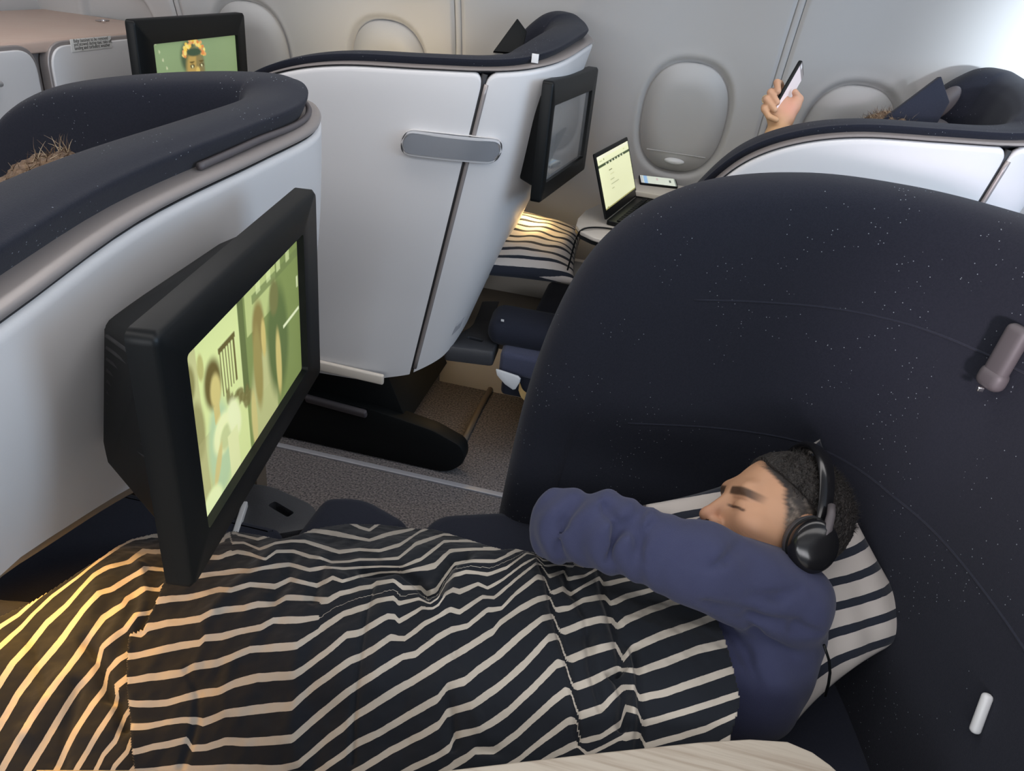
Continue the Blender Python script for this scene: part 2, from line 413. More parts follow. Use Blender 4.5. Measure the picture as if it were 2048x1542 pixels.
for k in range(5):
    a, b = seams[k]+0.012, seams[k+1]-0.012
    xs = np.linspace(a, b, 210); zs = np.linspace(0.02, 2.25, 240)
    X, Z = np.meshgrid(xs, zs, indexing='ij'); Y = wall_surf(X, Z)
    ed = np.minimum(X-a, b-X); Y = Y + 0.008*(1-sstep(0, 0.012, ed))
    p = sheet('sidewall_panel', np.stack([X, Y, Z], -1), M['wall'], None); p.parent = wall
for k in range(6):
    zs = np.linspace(0.02, 2.25, 60)
    prof = [(-0.011, 0.014), (-0.011, -0.002), (-0.006, -0.006), (0.006, -0.006), (0.011, -0.002), (0.011, 0.014)]
    g = np.array([[(seams[k]+dx, wall_y(z)+dy, z) for dx, dy in prof] for z in zs])
    p = sheet('joint_strip', g, M['wall'], None); p.parent = wall
for i, xc in enumerate(WINX):
    w = empty('window_%d' % (i+1), (xc, wall_y(WIN_Z), WIN_Z), 'oval cabin window with its shade pulled down', 'window'); del w['category']; struct(w)
    n = 48; V = []; F = []
    for r in (0.0, 0.5, 0.92, 0.95):
        for k in range(n):
            t = 2*pi*k/n; e = 2/2.5
            x = xc + WIN_A*r*np.sign(cos(t))*abs(cos(t))**e; z = WIN_Z + WIN_B*r*np.sign(sin(t))*abs(sin(t))**e
            V.append((x, wall_y(z)+(0.010 if r < 0.94 else 0.03), z))
    for j in range(3):
        for k in range(n): F.append((j*n+k, j*n+(k+1) % n, (j+1)*n+(k+1) % n, (j+1)*n+k))
    shd = put(mesh_obj('shade', V, F, M['shade']), w)
    # lower rail of the shade and its finger pull
    zr = WIN_Z-0.118
    put2(rbox('shade_rail', (0.21, 0.006, 0.004), 0.0015, M['shade'], Matrix.Translation((xc, wall_y(zr)+0.009, zr))), shd)
    pl = []; 
    g = []
    for k in range(24):
        t = 2*pi*k/24
        g.append([(xc+0.036*r*cos(t), wall_y(WIN_Z-0.146)+0.010-0.012*sqrt(max(0, 1-r*r)), WIN_Z-0.146+0.012*r*sin(t)) for r in (1.0, 0.85, 0.6, 0.3, 0.0)])
    put2(sheet('shade_pull', np.array(g), M['white'], None, None, True), shd)

# low credenza at the front of the cabin: beige ledge, two white bassinet doors, lower box
cz = empty('front_credenza', (-2.1, 2.1, 0), 'low cabinet at the front bulkhead with beige ledge and white bassinet doors', 'cabinet')
prism('ledge', [(-1.84, 0.2), (-1.84, 2.72), (-2.41, 2.72), (-2.41, 0.2)], 1.165, 1.20, M['peach'], cz, 0.008)
prism('body', [(-1.87, 0.2), (-1.87, 2.72), (-2.41, 2.72), (-2.41, 0.2)], 0.0, 1.165, M['trim'], cz)
for y0, y1 in ((1.30, 2.005), (2.045, 2.70)):
    mt = Matrix(((0, 0, 1, -1.845), (1, 0, 0, 0), (0, 1, 0, 0), (0, 0, 0, 1)))
    prism('door_edge', round_poly([(y0, 0.5), (y1, 0.5), (y1, 1.195), (y0, 1.195)], [0.02, 0.02, 0.075, 0.075]), -0.02, 0.012, M['trim'], cz, 0.004, 3, mt)
    prism('door', round_poly([(y0+.01, 0.5), (y1-.01, 0.5), (y1-.01, 1.183), (y0+.01, 1.183)], [0.02, 0.02, 0.068, 0.068]), 0.0, 0.018, M['shell'], cz, 0.004, 3, mt)
put(tube('lip', [(-1.80, 1.45, 1.115), (-1.80, 1.80, 1.115), (-1.815, 1.84, 1.105)], 0.008, M['shell']), cz)
lt = empty('ledge_latch', onz(205, 41, 1.205), 'tiny metal latch on the beige front ledge', 'latch')
put(rbox('plate', (0.02, 0.05, 0.004), 0.001, M['trim'], Matrix.Translation(Vector(onz(205, 41, 1.203)))), lt)
put(rbox('knob', (0.012, 0.012, 0.01), 0.003, M['chrome'], Matrix.Translation(Vector(onz(207, 42, 1.208)))), lt)
bh = mesh_obj('wall_front', [(-2.42, -2.0, 0.0), (-2.42, 2.9, 0.0), (-2.42, 2.9, 2.3), (-2.42, -2.0, 2.3)], [(0, 1, 2, 3)], M['wall'], None, False)
struct(bh, 'pale bulkhead at the front of the cabin')
# placard on the right-hand bassinet door
sk = empty('bassinet_placard', (-1.826, 2.1, 1.12), 'small white placard with black lettering on the bassinet door', 'sign')
P0 = onx(140.5, 79, -1.8245); P1 = onx(222, 74, -1.8245); P2 = onx(143, 105, -1.8245)
w_ = (P1-P0)[1]; h_ = abs((P2-P0)[2])
plk = put(rbox('plate', (0.0015, w_, h_), 0.0004, M['sticker'], Matrix.Translation((-1.8262, P0[1]+w_/2, P0[2]-h_/2))), sk)
def text(name, s, size, mtx, m, parent, align='LEFT'):
    c = bpy.data.curves.new(name, 'FONT'); c.body = s; c.size = size; c.align_x = align; c.extrude = 0.0001
    t = bpy.data.objects.new(name, c); COL.objects.link(t)
    dg = bpy.context.evaluated_depsgraph_get(); me = bpy.data.meshes.new_from_object(t.evaluated_get(dg))
    bpy.data.objects.remove(t); bpy.data.curves.remove(c)
    me.transform(mtx); me.materials.clear(); me.materials.append(m)
    o = bpy.data.objects.new(name, me); COL.objects.link(o)
    if parent is not None: put(o, parent)
    return o
rows = ['Baby bassinet to be removed', 'and stowed during taxi, take off,', 'landing and turbulent weather']
for i, s in enumerate(rows):
    mt = Matrix(((0, 0, 1, -1.8250), (0.92, 0, 0, P0[1]+0.012), (0, 1, 0, P0[2]-h_*(0.27+0.285*i)), (0, 0, 0, 1)))
    t = put2(text('lettering', s, w_*0.079, mt, M['ink'], None), plk)
    # embolden and fit to the plate
# ------------------------------------------------------------------ seat shells
class Shell:
    """A seat shell swept along a plan curve. s runs along the curve, z is height, n the offset outwards."""
    def __init__(s, path, side, rim, zb, kn, kx, hroll, sh=(0, 0), tf=1.0):
        s.tf = tf; s.lin_up = 0.0
        P = catmull([(p[0]+sh[0], p[1]+sh[1]) for p in path], 24); d = np.r_[0, np.cumsum(np.linalg.norm(np.diff(P, axis=0), axis=1))]
        s.L = d[-1]; s.d = d; s.P = P
        T = np.gradient(P, axis=0); T /= np.linalg.norm(T, axis=1)[:, None]
        s.N = np.c_[-T[:, 1], T[:, 0]]*side; s.T = T
        s.zb = zb; s.kn = kn; s.kx = kx; s.hr = hroll
        R = catmull(rim, 10); s.R = R
        g = np.gradient(R, axis=0); g /= np.linalg.norm(g, axis=1)[:, None]; s.RN = np.c_[-g[:, 1], g[:, 0]]
    def M(s, sv, z, n):
        sv = np.asarray(sv, float); z = np.asarray(z, float); n = np.asarray(n, float)
        sc = np.clip(sv, 0, s.L); e = sv-sc
        x = np.interp(sc, s.d, s.P[:, 0]); y = np.interp(sc, s.d, s.P[:, 1])
        nx = np.interp(sc, s.d, s.N[:, 0]); ny = np.interp(sc, s.d, s.N[:, 1])
        tx = np.interp(sc, s.d, s.T[:, 0]); ty = np.interp(sc, s.d, s.T[:, 1])
        dz = np.maximum(1.30-z, -0.2); nn = n - np.interp(sc, s.kn[0], s.kn[1])*dz
        return np.stack([x+nx*nn+tx*e-np.interp(sc, s.kx[0], s.kx[1])*dz, y+ny*nn+ty*e, z], -1)
    def loop(s, name, fn, m, parent, smooth=True):
        """fn(i) -> arrays (s,z,n) for rim sample i: a closed profile"""
        G = []
        for i in range(len(s.R)):
            a, b, c = fn(i); G.append(s.M(a, b, c))
        G = np.array(G); nu, nv = G.shape[:2]; F = []
        for i in range(nu-1):
            for j in range(nv):
                F.append((i*nv+j, i*nv+(j+1) % nv, (i+1)*nv+(j+1) % nv, (i+1)*nv+j))
        F.append(tuple(range(nv))); F.append(tuple((nu-1)*nv+j for j in range(nv))[::-1])
        bm = bmesh.new(); vs = [bm.verts.new(p) for p in G.reshape(-1, 3)]
        for f in F:
            try: bm.faces.new([vs[k] for k in f])
            except ValueError: pass
        o = bm_obj(name, bm, m, None, True, 62); put(o, parent); return o
    def off(s, i, d):
        if d < 0: d = d*s.tf if d > -0.036 else d+0.036*(1-s.tf)
        return s.R[i, 0]+s.RN[i, 0]*d, s.R[i, 1]+s.RN[i, 1]*d
    def build(s, root, outer=True, split=None):
        def f_out(i):
            s0, z0 = s.off(i, -0.036)
            if split:
                dq = abs(s.R[i, 0]-split)-0.006; z0 = z0 - (0.026-sqrt(max(0, 0.026**2-(0.026-min(dq, 0.026))**2)) if dq < 0.026 else 0)
            zb = min(float(np.interp(s0, s.zb[0], s.zb[1])), z0-0.02)
            t = np.linspace(0, 1, 13); zz = (z0-0.014)+(zb-z0+0.014)*t; bow = 0.016*np.sin(pi*t)
            S = np.r_[s.off(i, -0.036)[0], s.off(i, -0.038)[0], s.off(i, -0.043)[0], np.full(13, s.off(i, -0.05)[0]), np.full(2, s0)]
            dzr = s.off(i, -0.036)[1]-z0
            Zs = np.r_[z0, s.off(i, -0.038)[1]-dzr, s.off(i, -0.043)[1]-dzr, zz, zb, z0-0.01]
            Ns = np.r_[-0.014, -0.006, -0.001, bow, -0.02, -0.02]
            return S, Zs, Ns
        if outer and not split: s.loop('outer_shell', f_out, M['shell'], root)
        if split:
            R0, N0 = s.R, s.RN; xs = R0[:, 0]
            near = np.r_[0, .0015, .004, .008, .013, .019, .026]
            for nm, sv in (('side_panel', np.r_[xs[xs < split-.034], (split-.006-near)[::-1]]), ('back_panel', np.r_[split+.006+near, xs[xs > split+.034]])):
                s.R = np.c_[sv, np.interp(sv, xs, R0[:, 1])]; s.RN = np.c_[np.interp(sv, xs, N0[:, 0]), np.interp(sv, xs, N0[:, 1])]
                s.loop(nm, f_out, M['shell'], root)
            s.R, s.RN = R0, N0
        def f_gap(i):
            dd = [-0.034, -0.032, -0.032, -0.034]; nn = [-0.008, -0.008, -0.04, -0.04]
            q = [s.off(i, a-0.002) for a in dd]; return [a for a, b in q], [b for a, b in q], nn
        s.loop('shadow_gap', f_gap, M['gap'], root)
        def f_tr(i):
            dd = [-0.030, -0.026, -0.021, -0.018, -0.015, -0.030]; nn = [-0.004, -0.003, -0.007, -0.016, -0.062, -0.062]
            q = [s.off(i, a) for a in dd]; return [a for a, b in q], [b for a, b in q], nn
        s.loop('trim_rail', f_tr, M['trim'], root)
        def f_lin(i):
            h = float(np.interp(s.R[i, 0], s.hr[0], s.hr[1]))
            dd = [-0.020, -0.004, 0.4*h+0.004, 0.75*h, h, h, 0.8*h, 0.35*h, -0.02, -0.06]
            nn = [-0.040, -0.034, -0.030, -0.040, -0.062, -0.092, -0.118, -0.136, -0.145, -0.146]
            sm = catmull(np.c_[dd, nn], 3); dd = sm[:, 0]; nn = sm[:, 1]
            q = [s.off(i, a) for a in dd]; S = [a for a, b in q]; Zs = [b for a, b in q]
            zb = min(float(np.interp(S[-1], s.zb[0], s.zb[1]))+s.lin_up, Zs[-1]-0.02)
            t = np.linspace(0, 1, 12)[1:]
            S = np.r_[S, np.full(11, S[-1]), S[-1], S[0]]; Zl = Zs[-1]
            Zs = np.r_[Zs, Zl+(zb-Zl)*t, zb, Zs[0]-0.03]
            Ns = np.r_[nn, np.full(11, -0.142), -0.05, -0.05]
            return S, Zs, Ns
        s.loop('padded_lining', f_lin, M['navy'], root)
    def bow(s, sv, z):
        zt = np.interp(sv, s.R[:, 0], s.R[:, 1])-0.05; zb = np.interp(sv, s.zb[0], s.zb[1])
        return 0.016*np.sin(pi*np.clip((zt-z)/(zt-zb), 0, 1))
    def inner_hit(s, px, py):
        """point of the inner lining seen at a pixel"""
        a, zz = np.meshgrid(np.linspace(0.2, s.L, 260), np.linspace(0.35, 1.2, 180), indexing='ij'); P = s.M(a, zz, np.full(a.shape, -0.142)).reshape(-1, 3)
        qx, qy = proj(P); k = np.argmin((qx-px)**2+(qy-py)**2); nx = -np.interp(a.ravel()[k], s.d, s.N[:, 0]); ny = -np.interp(a.ravel()[k], s.d, s.N[:, 1])
        return P[k], np.array((nx, ny, 0.0))
    def line(s, name, pts, n, r, m, parent, flat=None, per=14):
        q = catmull(pts, per)
        if n > -0.02: n = n + s.bow(q[:, 0], q[:, 1])
        put(tube(name, s.M(q[:, 0], q[:, 1], np.zeros(len(q))+n), r, m, None, 6), parent)
    def plate(s, name, poly, n0, n1, m, parent, bev=0.3):
        """raised plate on the shell; poly of (s,z)"""
        P = np.array(poly); c = P.mean(0); k = len(P); rings = [(1.0, n0), (1.0, n0+(n1-n0)*0.6), (0.985, n1-(n1-n0)*0.12), (0.96, n1)]
        V = []; F = []
        ext = P.max(0)-P.min(0)
        for sc, n in rings:
            ins = (1-sc)*min(ext) if sc > 0.9 else None
            for p in P:
                dv = p-c; L = np.linalg.norm(dv)
                q = c + dv*(1-ins/L) if ins is not None else c+dv*sc
                V.append(s.M(q[0], q[1], n+s.bow(q[0], q[1])))
        for j in range(len(rings)-1):
            for i in range(k): F.append((j*k+i, j*k+(i+1) % k, (j+1)*k+(i+1) % k, (j+1)*k+i))
        bm = bmesh.new(); vs = [bm.verts.new(v) for v in V]
        for f in F: bm.faces.new([vs[q] for q in f])
        # face the plate in strips so that it follows the curve of the shell
        hf = k//2; top = [vs[(len(rings)-1)*k+i] for i in range(k)]
        Q = np.array([c+(p-c)*(1-0.04*min(ext)/np.linalg.norm(p-c)) for p in P])
        lo_, hi_ = Q[:, 0].min(), Q[:, 0].max()
        rows = []
        order = np.argsort(Q[:, 0])
        xs_ = np.linspace(lo_+1e-5, hi_-1e-5, 22)
        for xx in xs_:
            zc = []
            for i in range(k):
                a, b = Q[i], Q[(i+1) % k]
                if (a[0]-xx)*(b[0]-xx) <= 0 and a[0] != b[0]: zc.append(a[1]+(b[1]-a[1])*(xx-a[0])/(b[0]-a[0]))
            if len(zc) < 2: continue
            rows.append([bm.verts.new(s.M(xx, min(zc)+(max(zc)-min(zc))*t, n1+s.bow(xx, min(zc)))) for t in (0, 0.33, 0.66, 1)])
        for r0, r1 in zip(rows, rows[1:]):
            for j in range(3): bm.faces.new((r0[j], r0[j+1], r1[j+1], r1[j]))
        bmesh.ops.remove_doubles(bm, verts=bm.verts, dist=1e-6)
        o = bm_obj(name, bm, m, None, True, 60); put(o, parent); return o

# centre seats: far wing along the aisle, rounded corner, then the back
PATH_C = [(-1.47, 1.40), (-1.28, 1.42), (-1.05, 1.43), (-0.84, 1.445), (-0.69, 1.415), (-0.605, 1.295), (-0.585, 1.06), (-0.565, 0.75), (-0.505, 0.48), (-0.46, 0.25), (-0.44, 0.05)]
RIM_C = [(0.0, 0.36), (0.005, 0.50), (0.03, 0.75), (0.08, 0.97), (0.15, 1.09), (0.26, 1.165), (0.42, 1.21), (0.60, 1.24), (0.80, 1.262), (1.0, 1.27), (1.4, 1.265), (1.9, 1.26), (2.2, 1.26)]
KN_C = ((0, 0.6, 0.9, 2.2), (0.0, 0.0, 0.10, 0.16)); KX_C = ((0, 0.5, 2.2), (0.0, 0.02, 0.06))
ZB_A = ((0, 0.75, 0.98, 1.2, 1.42, 1.75, 2.2), (0.66, 0.74, 0.75, 0.76, 0.81, 0.955, 1.04))
HR_C = ((0, 2.2), (0.045, 0.045))
seatA = empty('business_seat', (-0.95, 0.8, 0), 'centre seat in front of the sleeper, white curved back shell with thick navy rim', 'airplane seat', 'business class seats')
RIM_A = [(a, b+(0.04-0.032*min(1, max(0, a-0.75)/0.25))) for a, b in RIM_C]
A = Shell(PATH_C, 1, RIM_A, ZB_A, KN_C, KX_C, ((0, 2.2), (0.025, 0.025))); A.lin_up = 0.05; A.build(seatA)
# storage slot in the trim behind the rim and a small clip
A.line('trim_slot', [(0.82, 1.276), (1.0, 1.2655), (1.15, 1.2655), (1.32, 1.2625)], -0.026, 0.0055, M['grey'], seatA)
put(rbox('coat_clip', (0.02, 0.008, 0.012), 0.002, M['chrome'], Matrix.Translation(Vector(A.M(0.76, 1.285, -0.022)))), seatA)
seatB = empty('business_seat', (0.3, 0.85, 0), 'navy padded centre seat the man in headphones is sleeping in', 'airplane seat', 'business class seats')
ZB_B = ((0, 2.2), (0.30, 0.30)); DX = 1.30
PATH_B = [(-0.17, 1.40), (0.0, 1.425), (0.2, 1.44), (0.37, 1.425), (0.52, 1.37), (0.635, 1.27), (0.72, 1.13), (0.775, 0.95), (0.81, 0.75), (0.83, 0.5), (0.84, 0.2)]
RIM_B = [(a, b+((0.04-0.055*min(1, max(0, a-0.35)/0.5)) if b > 0.6 else 0)) for a, b in RIM_C]
B = Shell(PATH_B, 1, RIM_B, ZB_B, KN_C, KX_C, HR_C); B.build(seatB)
for z0, sa in ((1.075, 0.27), (0.795, 0.20)):
    B.line('seam', [(sa, z0-0.02), (sa+0.25, z0+0.01), (sa+0.5, z0+0.03), (1.15, z0+0.05), (1.5, z0+0.05), (1.7, z0+0.04)], -0.1425, 0.0019, M['navy_plain'], seatB)

# window seats: aisle side panel, then the back turning towards the wall
PATH_W = [(-1.34, 1.98), (-1.12, 1.945), (-0.85, 1.94), (-0.60, 1.95), (-0.46, 1.975), (-0.36, 2.03), (-0.305, 2.13), (-0.285, 2.28), (-0.285, 2.42), (-0.34, 2.55), (-0.48, 2.62), (-0.70, 2.63), (-0.95, 2.62)]
RIM_W = [(0.0, 0.60), (0.01, 0.75), (0.06, 0.95), (0.12, 1.06), (0.20, 1.145), (0.32, 1.205), (0.48, 1.243), (0.70, 1.262), (0.90, 1.278), (1.04, 1.30), (1.18, 1.325), (1.32, 1.34), (1.46, 1.345), (1.57, 1.355), (1.65, 1.345), (1.73, 1.28), (1.80, 1.19), (1.92, 1.11), (2.15, 1.05)]
RIM_W = [(a, b+0.040) for a, b in RIM_W]
KN_W = ((0, 0.7, 1.0, 1.25, 1.6), (0.0, 0.0, 0.06, 0.12, 0.12)); KX_W = ((0, 0.4, 0.8, 1.6), (0.10, 0.14, 0.175, 0.19))
ZB_W = ((0, 0.4, 0.72, 0.86, 0.98, 1.1, 1.25, 1.6), (0.33, 0.33, 0.335, 0.36, 0.42, 0.50, 0.60, 0.66))
HR_W = ((0, 0.9, 1.1, 1.4, 1.55, 1.65, 1.8, 2.0), (0.013, 0.013, 0.016, 0.024, 0.034, 0.036, 0.022, 0.016))
seatC = empty('business_seat', (-0.8, 2.3, 0), 'window seat with broad white side panel, seam and silver handle facing the aisle', 'airplane seat', 'business class seats')
C = Shell(PATH_W, -1, RIM_W, ZB_W, KN_W, KX_W, HR_W, (0, 0), 0.5); C.build(seatC, True, 0.868)
seatD = empty('business_seat', (0.45, 2.3, 0), 'window seat of the passenger holding up a phone, pale shell behind the sleeper', 'airplane seat', 'business class seats')
RIM_D = [(a+0.13*max(0, 1-a/0.75), b+0.018*max(0, 1-a)) for a, b in RIM_W]
D = Shell(PATH_W, -1, RIM_D, ZB_W, KN_W, KX_W, HR_W, (1.26, 0), 0.5); D.build(seatD, True, 0.868)
for S_, r_ in ((C, seatC), (D, seatD)):
    # seam between side panel and back panel: dark groove with a raised lip on each side
    S_.line('panel_gap', [(0.868, 1.292), (0.868, 0.9), (0.868, 0.38)], -0.010, 0.009, M['gap'], r_)
    S_.line('panel_lip', [(0.878, 1.268), (0.878, 0.9), (0.878, 0.385)], -0.001, 0.0065, M['trim'], r_)
    pc = round_poly([(0.700, 1.078), (0.952, 1.078), (0.952, 1.132), (0.700, 1.132)], 0.027, 10)
    po = round_poly([(0.693, 1.071), (0.959, 1.071), (0.959, 1.139), (0.693, 1.139)], 0.034, 10)
    hsr = S_.plate('handle_surround', po, -0.002, 0.020, M['shell'], r_); put2(S_.plate('handle', pc, 0.0, 0.028, M['silver'], r_), hsr)
    # tag on the rim
    put(rbox('rim_tag', (0.018, 0.006, 0.022), 0.001, M['white'], Matrix.Translation(Vector(S_.M(1.0, 1.338, -0.022)))), r_)
# ------------------------------------------------------------------ screens
def paint(w, h, bg):
    return np.tile(np.array(bg, float), (h, w, 1))
def p_ell(im, cx, cy, rx, ry, col, a=1.0, rot=0.0, soft=0.25):
    h, w = im.shape[:2]; Y, X = np.mgrid[0:h, 0:w]; X = (X+.5)/w-cx; Y = ((Y+.5)/h-cy)*h/w
    ry = ry*h/w; c, s = cos(rot), sin(rot); q = np.sqrt(((X*c+Y*s)/rx)**2+((-X*s+Y*c)/ry)**2)
    k = (a*(1-sstep(1-soft, 1+soft, q)))[..., None]; im[:] = im*(1-k)+np.array(col)*k
def p_rect(im, x0, y0, x1, y1, col, a=1.0):
    h, w = im.shape[:2]; Y, X = np.mgrid[0:h, 0:w]; X = (X+.5)/w; Y = (Y+.5)/h
    k = (a*((X >= x0) & (X < x1) & (Y >= y0) & (Y < y1)))[..., None]; im[:] = im*(1-k)+np.array(col)*k

def monitor(root, TL, TR, BL, h, opening, img, housing_pts, vents=True, depth=0.028, on=True):
    """root Empty; TL,TR,BL front corners; opening (l,r,b,t) margins in metres"""
    TL, TR, BL = (np.array(v, float) for v in (TL, TR, BL)); w = np.linalg.norm(TR-TL); u = (TR-TL)/w
    v = TL-BL; v = v-u*(v @ u); v /= np.linalg.norm(v); nrm = np.cross(u, v)
    def L(x, y, z): return TL + u*x - v*(h-y) + nrm*z
    l, r, b, t = opening
    def ring(x0, y0, x1, y1, rad, z): return [L(p[0], p[1], z) for p in round_poly([(x0, y0), (x1, y0), (x1, y1), (x0, y1)], rad, 4)]
    R = [ring(0, 0, w, h, .012, -depth), ring(0, 0, w, h, .012, -.005), ring(.005, .005, w-.005, h-.005, .009, 0), ring(l, b, w-r, h-t, .006, 0), ring(l+.001, b+.001, w-r-.001, h-t-.001, .005, -.010)]
    V = [p for q in R for p in q]; k = len(R[0]); F = []
    for j in range(len(R)-1):
        for i in range(k): F.append((j*k+i, j*k+(i+1) % k, (j+1)*k+(i+1) % k, (j+1)*k+i))
    F.append(tuple(range(k))[::-1])
    bz = mesh_obj('bezel', V, F, M['black']); edge_split(bz, 50); put(bz, root)
    H, Wd = img.shape[:2]; xs = np.linspace(l, w-r, Wd); ys = np.linspace(h-t, b, H)
    G = np.array([[L(x, y, -.0095) for y in ys] for x in xs])
    sc = sheet('screen', G, M['screen'] if on else M['offscreen'], root, {'Col': img.transpose(1, 0, 2).reshape(-1, 3)} if on else None)
    if housing_pts:
        ins = 0.03
        fr = [L(ins, ins, -depth), L(w-ins, ins, -depth), L(w-ins, h-ins, -depth), L(ins, h-ins, -depth)]
        bm = bmesh.new()
        for p in fr+[np.array(q, float) for q in housing_pts]: bm.verts.new(p)
        bmesh.ops.convex_hull(bm, input=bm.verts)
        bmesh.ops.dissolve_limit(bm, angle_limit=0.05, verts=bm.verts, edges=bm.edges)
        bmesh.ops.bevel(bm, geom=bm.edges[:], offset=0.010, segments=3, profile=0.5, affect='EDGES')
        hs = bm_obj('housing', bm, M['blackmatte'], None, True, 40); put(hs, root)
        if vents:
            bt, bb = np.array(housing_pts[0]), np.array(housing_pts[1])   # near back edge, top and bottom
            ft, fb = np.array(fr[3]), np.array(fr[0])
            for i in range(9):
                f = 0.08+0.075*i; a = bt+(bb-bt)*f; c = ft+(fb-ft)*(f*0.85); nn = np.cross(ft-bt, bb-bt); nn /= np.linalg.norm(nn)
                if nn[1] > 0: nn = -nn
                q = [a+(c-a)*t+nn*0.0005 for t in (0.15, 0.45, 0.7, 0.93)]
                o = tube('vent_slot', q, 0.0028, M['gap'], None, 6); put2(o, hs)
    return L, w, u, v, nrm

# film on the sleeper's screen: a woman with a towel in front of a stair rail, another seen from behind
im = paint(150, 92, (0.60, 0.66, 0.28))
p_rect(im, 0.42, 0, 1.01, 1, (0.20, 0.25, 0.08)); p_rect(im, 0.46, 0.0, 0.75, 0.30, (0.50, 0.56, 0.22), .8)
p_rect(im, 0.0, 0.0, 0.10, 1, (0.46, 0.44, 0.20), .8); p_rect(im, 0.52, 0.10, 1.0, 0.15, (0.16, 0.20, 0.07), .8)
for k in range(4): p_rect(im, 0.56+0.1*k, 0, 0.60+0.1*k, 0.12, (0.66, 0.72, 0.34), .6)
p_rect(im, 0.40, 0.02, 0.445, 0.62, (0.12, 0.15, 0.05)); p_ell(im, 0.12, 0.18, 0.02, 0.07, (0.42, 0.40, 0.14)); p_ell(im, 0.04, 0.2, 0.04, 0.1, (0.24, 0.22, 0.08))
for k in range(6): p_rect(im, 0.245+0.021*k, 0.20, 0.252+0.021*k, 0.47, (0.12, 0.10, 0.03))
p_rect(im, 0.24, 0.18, 0.37, 0.22, (0.12, 0.10, 0.03))
for k in range(10): p_ell(im, 0.28+0.018*k, 0.50+0.09*((k*7) % 5)/5+0.012*k, 0.016, 0.05, (0.17, 0.15, 0.05), .9, 0.4*k)
p_ell(im, 0.33, 0.62, 0.028, 0.06, (0.55, 0.60, 0.26)); p_ell(im, 0.06, 0.48, 0.05, 0.16, (0.26, 0.24, 0.09), .8); p_rect(im, 0.0, 0.55, 0.2, 0.9, (0.38, 0.36, 0.15), .5)
p_ell(im, 0.195, 0.72, 0.085, 0.28, (0.42, 0.54, 0.30)); p_ell(im, 0.185, 0.33, 0.058, 0.135, (0.13, 0.10, 0.03)); p_ell(im, 0.198, 0.385, 0.036, 0.095, (0.56, 0.47, 0.17)); p_rect(im, 0.175, 0.46, 0.215, 0.56, (0.55, 0.46, 0.17))
p_ell(im, 0.22, 0.66, 0.072, 0.11, (0.74, 0.76, 0.40), 1, -0.5); p_ell(im, 0.235, 0.70, 0.045, 0.07, (0.50, 0.54, 0.25), 1, -0.4); p_ell(im, 0.31, 0.66, 0.045, 0.13, (0.72, 0.75, 0.42), 1, -0.3)
p_rect(im, 0.25, 0.72, 0.325, 1.0, (0.66, 0.68, 0.34)); p_ell(im, 0.165, 0.80, 0.02, 0.12, (0.56, 0.48, 0.19), 1, 0.5); p_ell(im, 0.10, 0.97, 0.07, 0.09, (0.72, 0.78, 0.40))
p_ell(im, 0.585, 0.80, 0.125, 0.34, (0.47, 0.47, 0.21)); p_rect(im, 0.47, 0.75, 0.70, 1.01, (0.45, 0.46, 0.20)); p_ell(im, 0.56, 0.33, 0.055, 0.17, (0.24, 0.19, 0.06)); p_ell(im, 0.535, 0.56, 0.04, 0.26, (0.30, 0.25, 0.08)); p_ell(im, 0.60, 0.42, 0.022, 0.12, (0.56, 0.45, 0.15))
p_ell(im, 0.74, 0.55, 0.11, 0.36, (0.11, 0.15, 0.05)); p_ell(im, 0.72, 0.25, 0.045, 0.11, (0.17, 0.17, 0.06)); p_ell(im, 0.735, 0.70, 0.028, 0.22, (0.55, 0.46, 0.16)); p_ell(im, 0.47, 0.85, 0.025, 0.2, (0.54, 0.47, 0.18))
p_rect(im, 0.80, 0.50, 0.99, 0.52, (0.72, 0.76, 0.46)); p_rect(im, 0.965, 0.28, 0.99, 0.36, (0.70, 0.74, 0.42), .8)

m1 = empty('seat_monitor', (-0.45, 0.75, 0.95), 'large black monitor above the blanket showing two women and a stair rail', 'monitor', 'seat-back monitors')
sM = 0.78
T1, T2, T3, T4 = [CAM+sM*(q-CAM) for q in (onx(313, 690, -.5), onx(633, 364, -.6), onx(640, 735, -.6), onx(400, 1187, -.5))]
zt, zbm = (T1[2]+T2[2])/2, (T3[2]+T4[2])/2
def plane_hit(px, py, P, n): r = ray(px, py); return CAM + r*((P-CAM) @ n)/(r @ n)
uu = T2-T1; uu[2] = 0; wM = np.linalg.norm(uu); uu /= wM; vv = np.array((0, 0, 1.0)); nn = np.cross(uu, vv)
hM = zt-zbm; TLm = np.array((T1[0], T1[1], zt)); 
op = [plane_hit(px, py, TLm, nn)-TLm for px, py in ((374, 716), (607, 464), (616, 736), (419, 1064))]
ol = (op[0] @ uu + op[3] @ uu)/2; orr = wM-(op[1] @ uu + op[2] @ uu)/2; ot = -(op[0][2]+op[1][2])/2; ob = hM+(op[2][2]+op[3][2])/2
HB = [onx(205, 640, -0.545), onx(203, 918, -0.56), onx(430, 490, -0.575), (-0.60, 1.00, 0.93), (-0.60, 1.0, 1.10)]
monitor(m1, TLm, TLm+uu*wM, TLm-vv*hM, hM, (ol, max(orr, .02), ob, ot), im, [tuple(p) for p in HB])

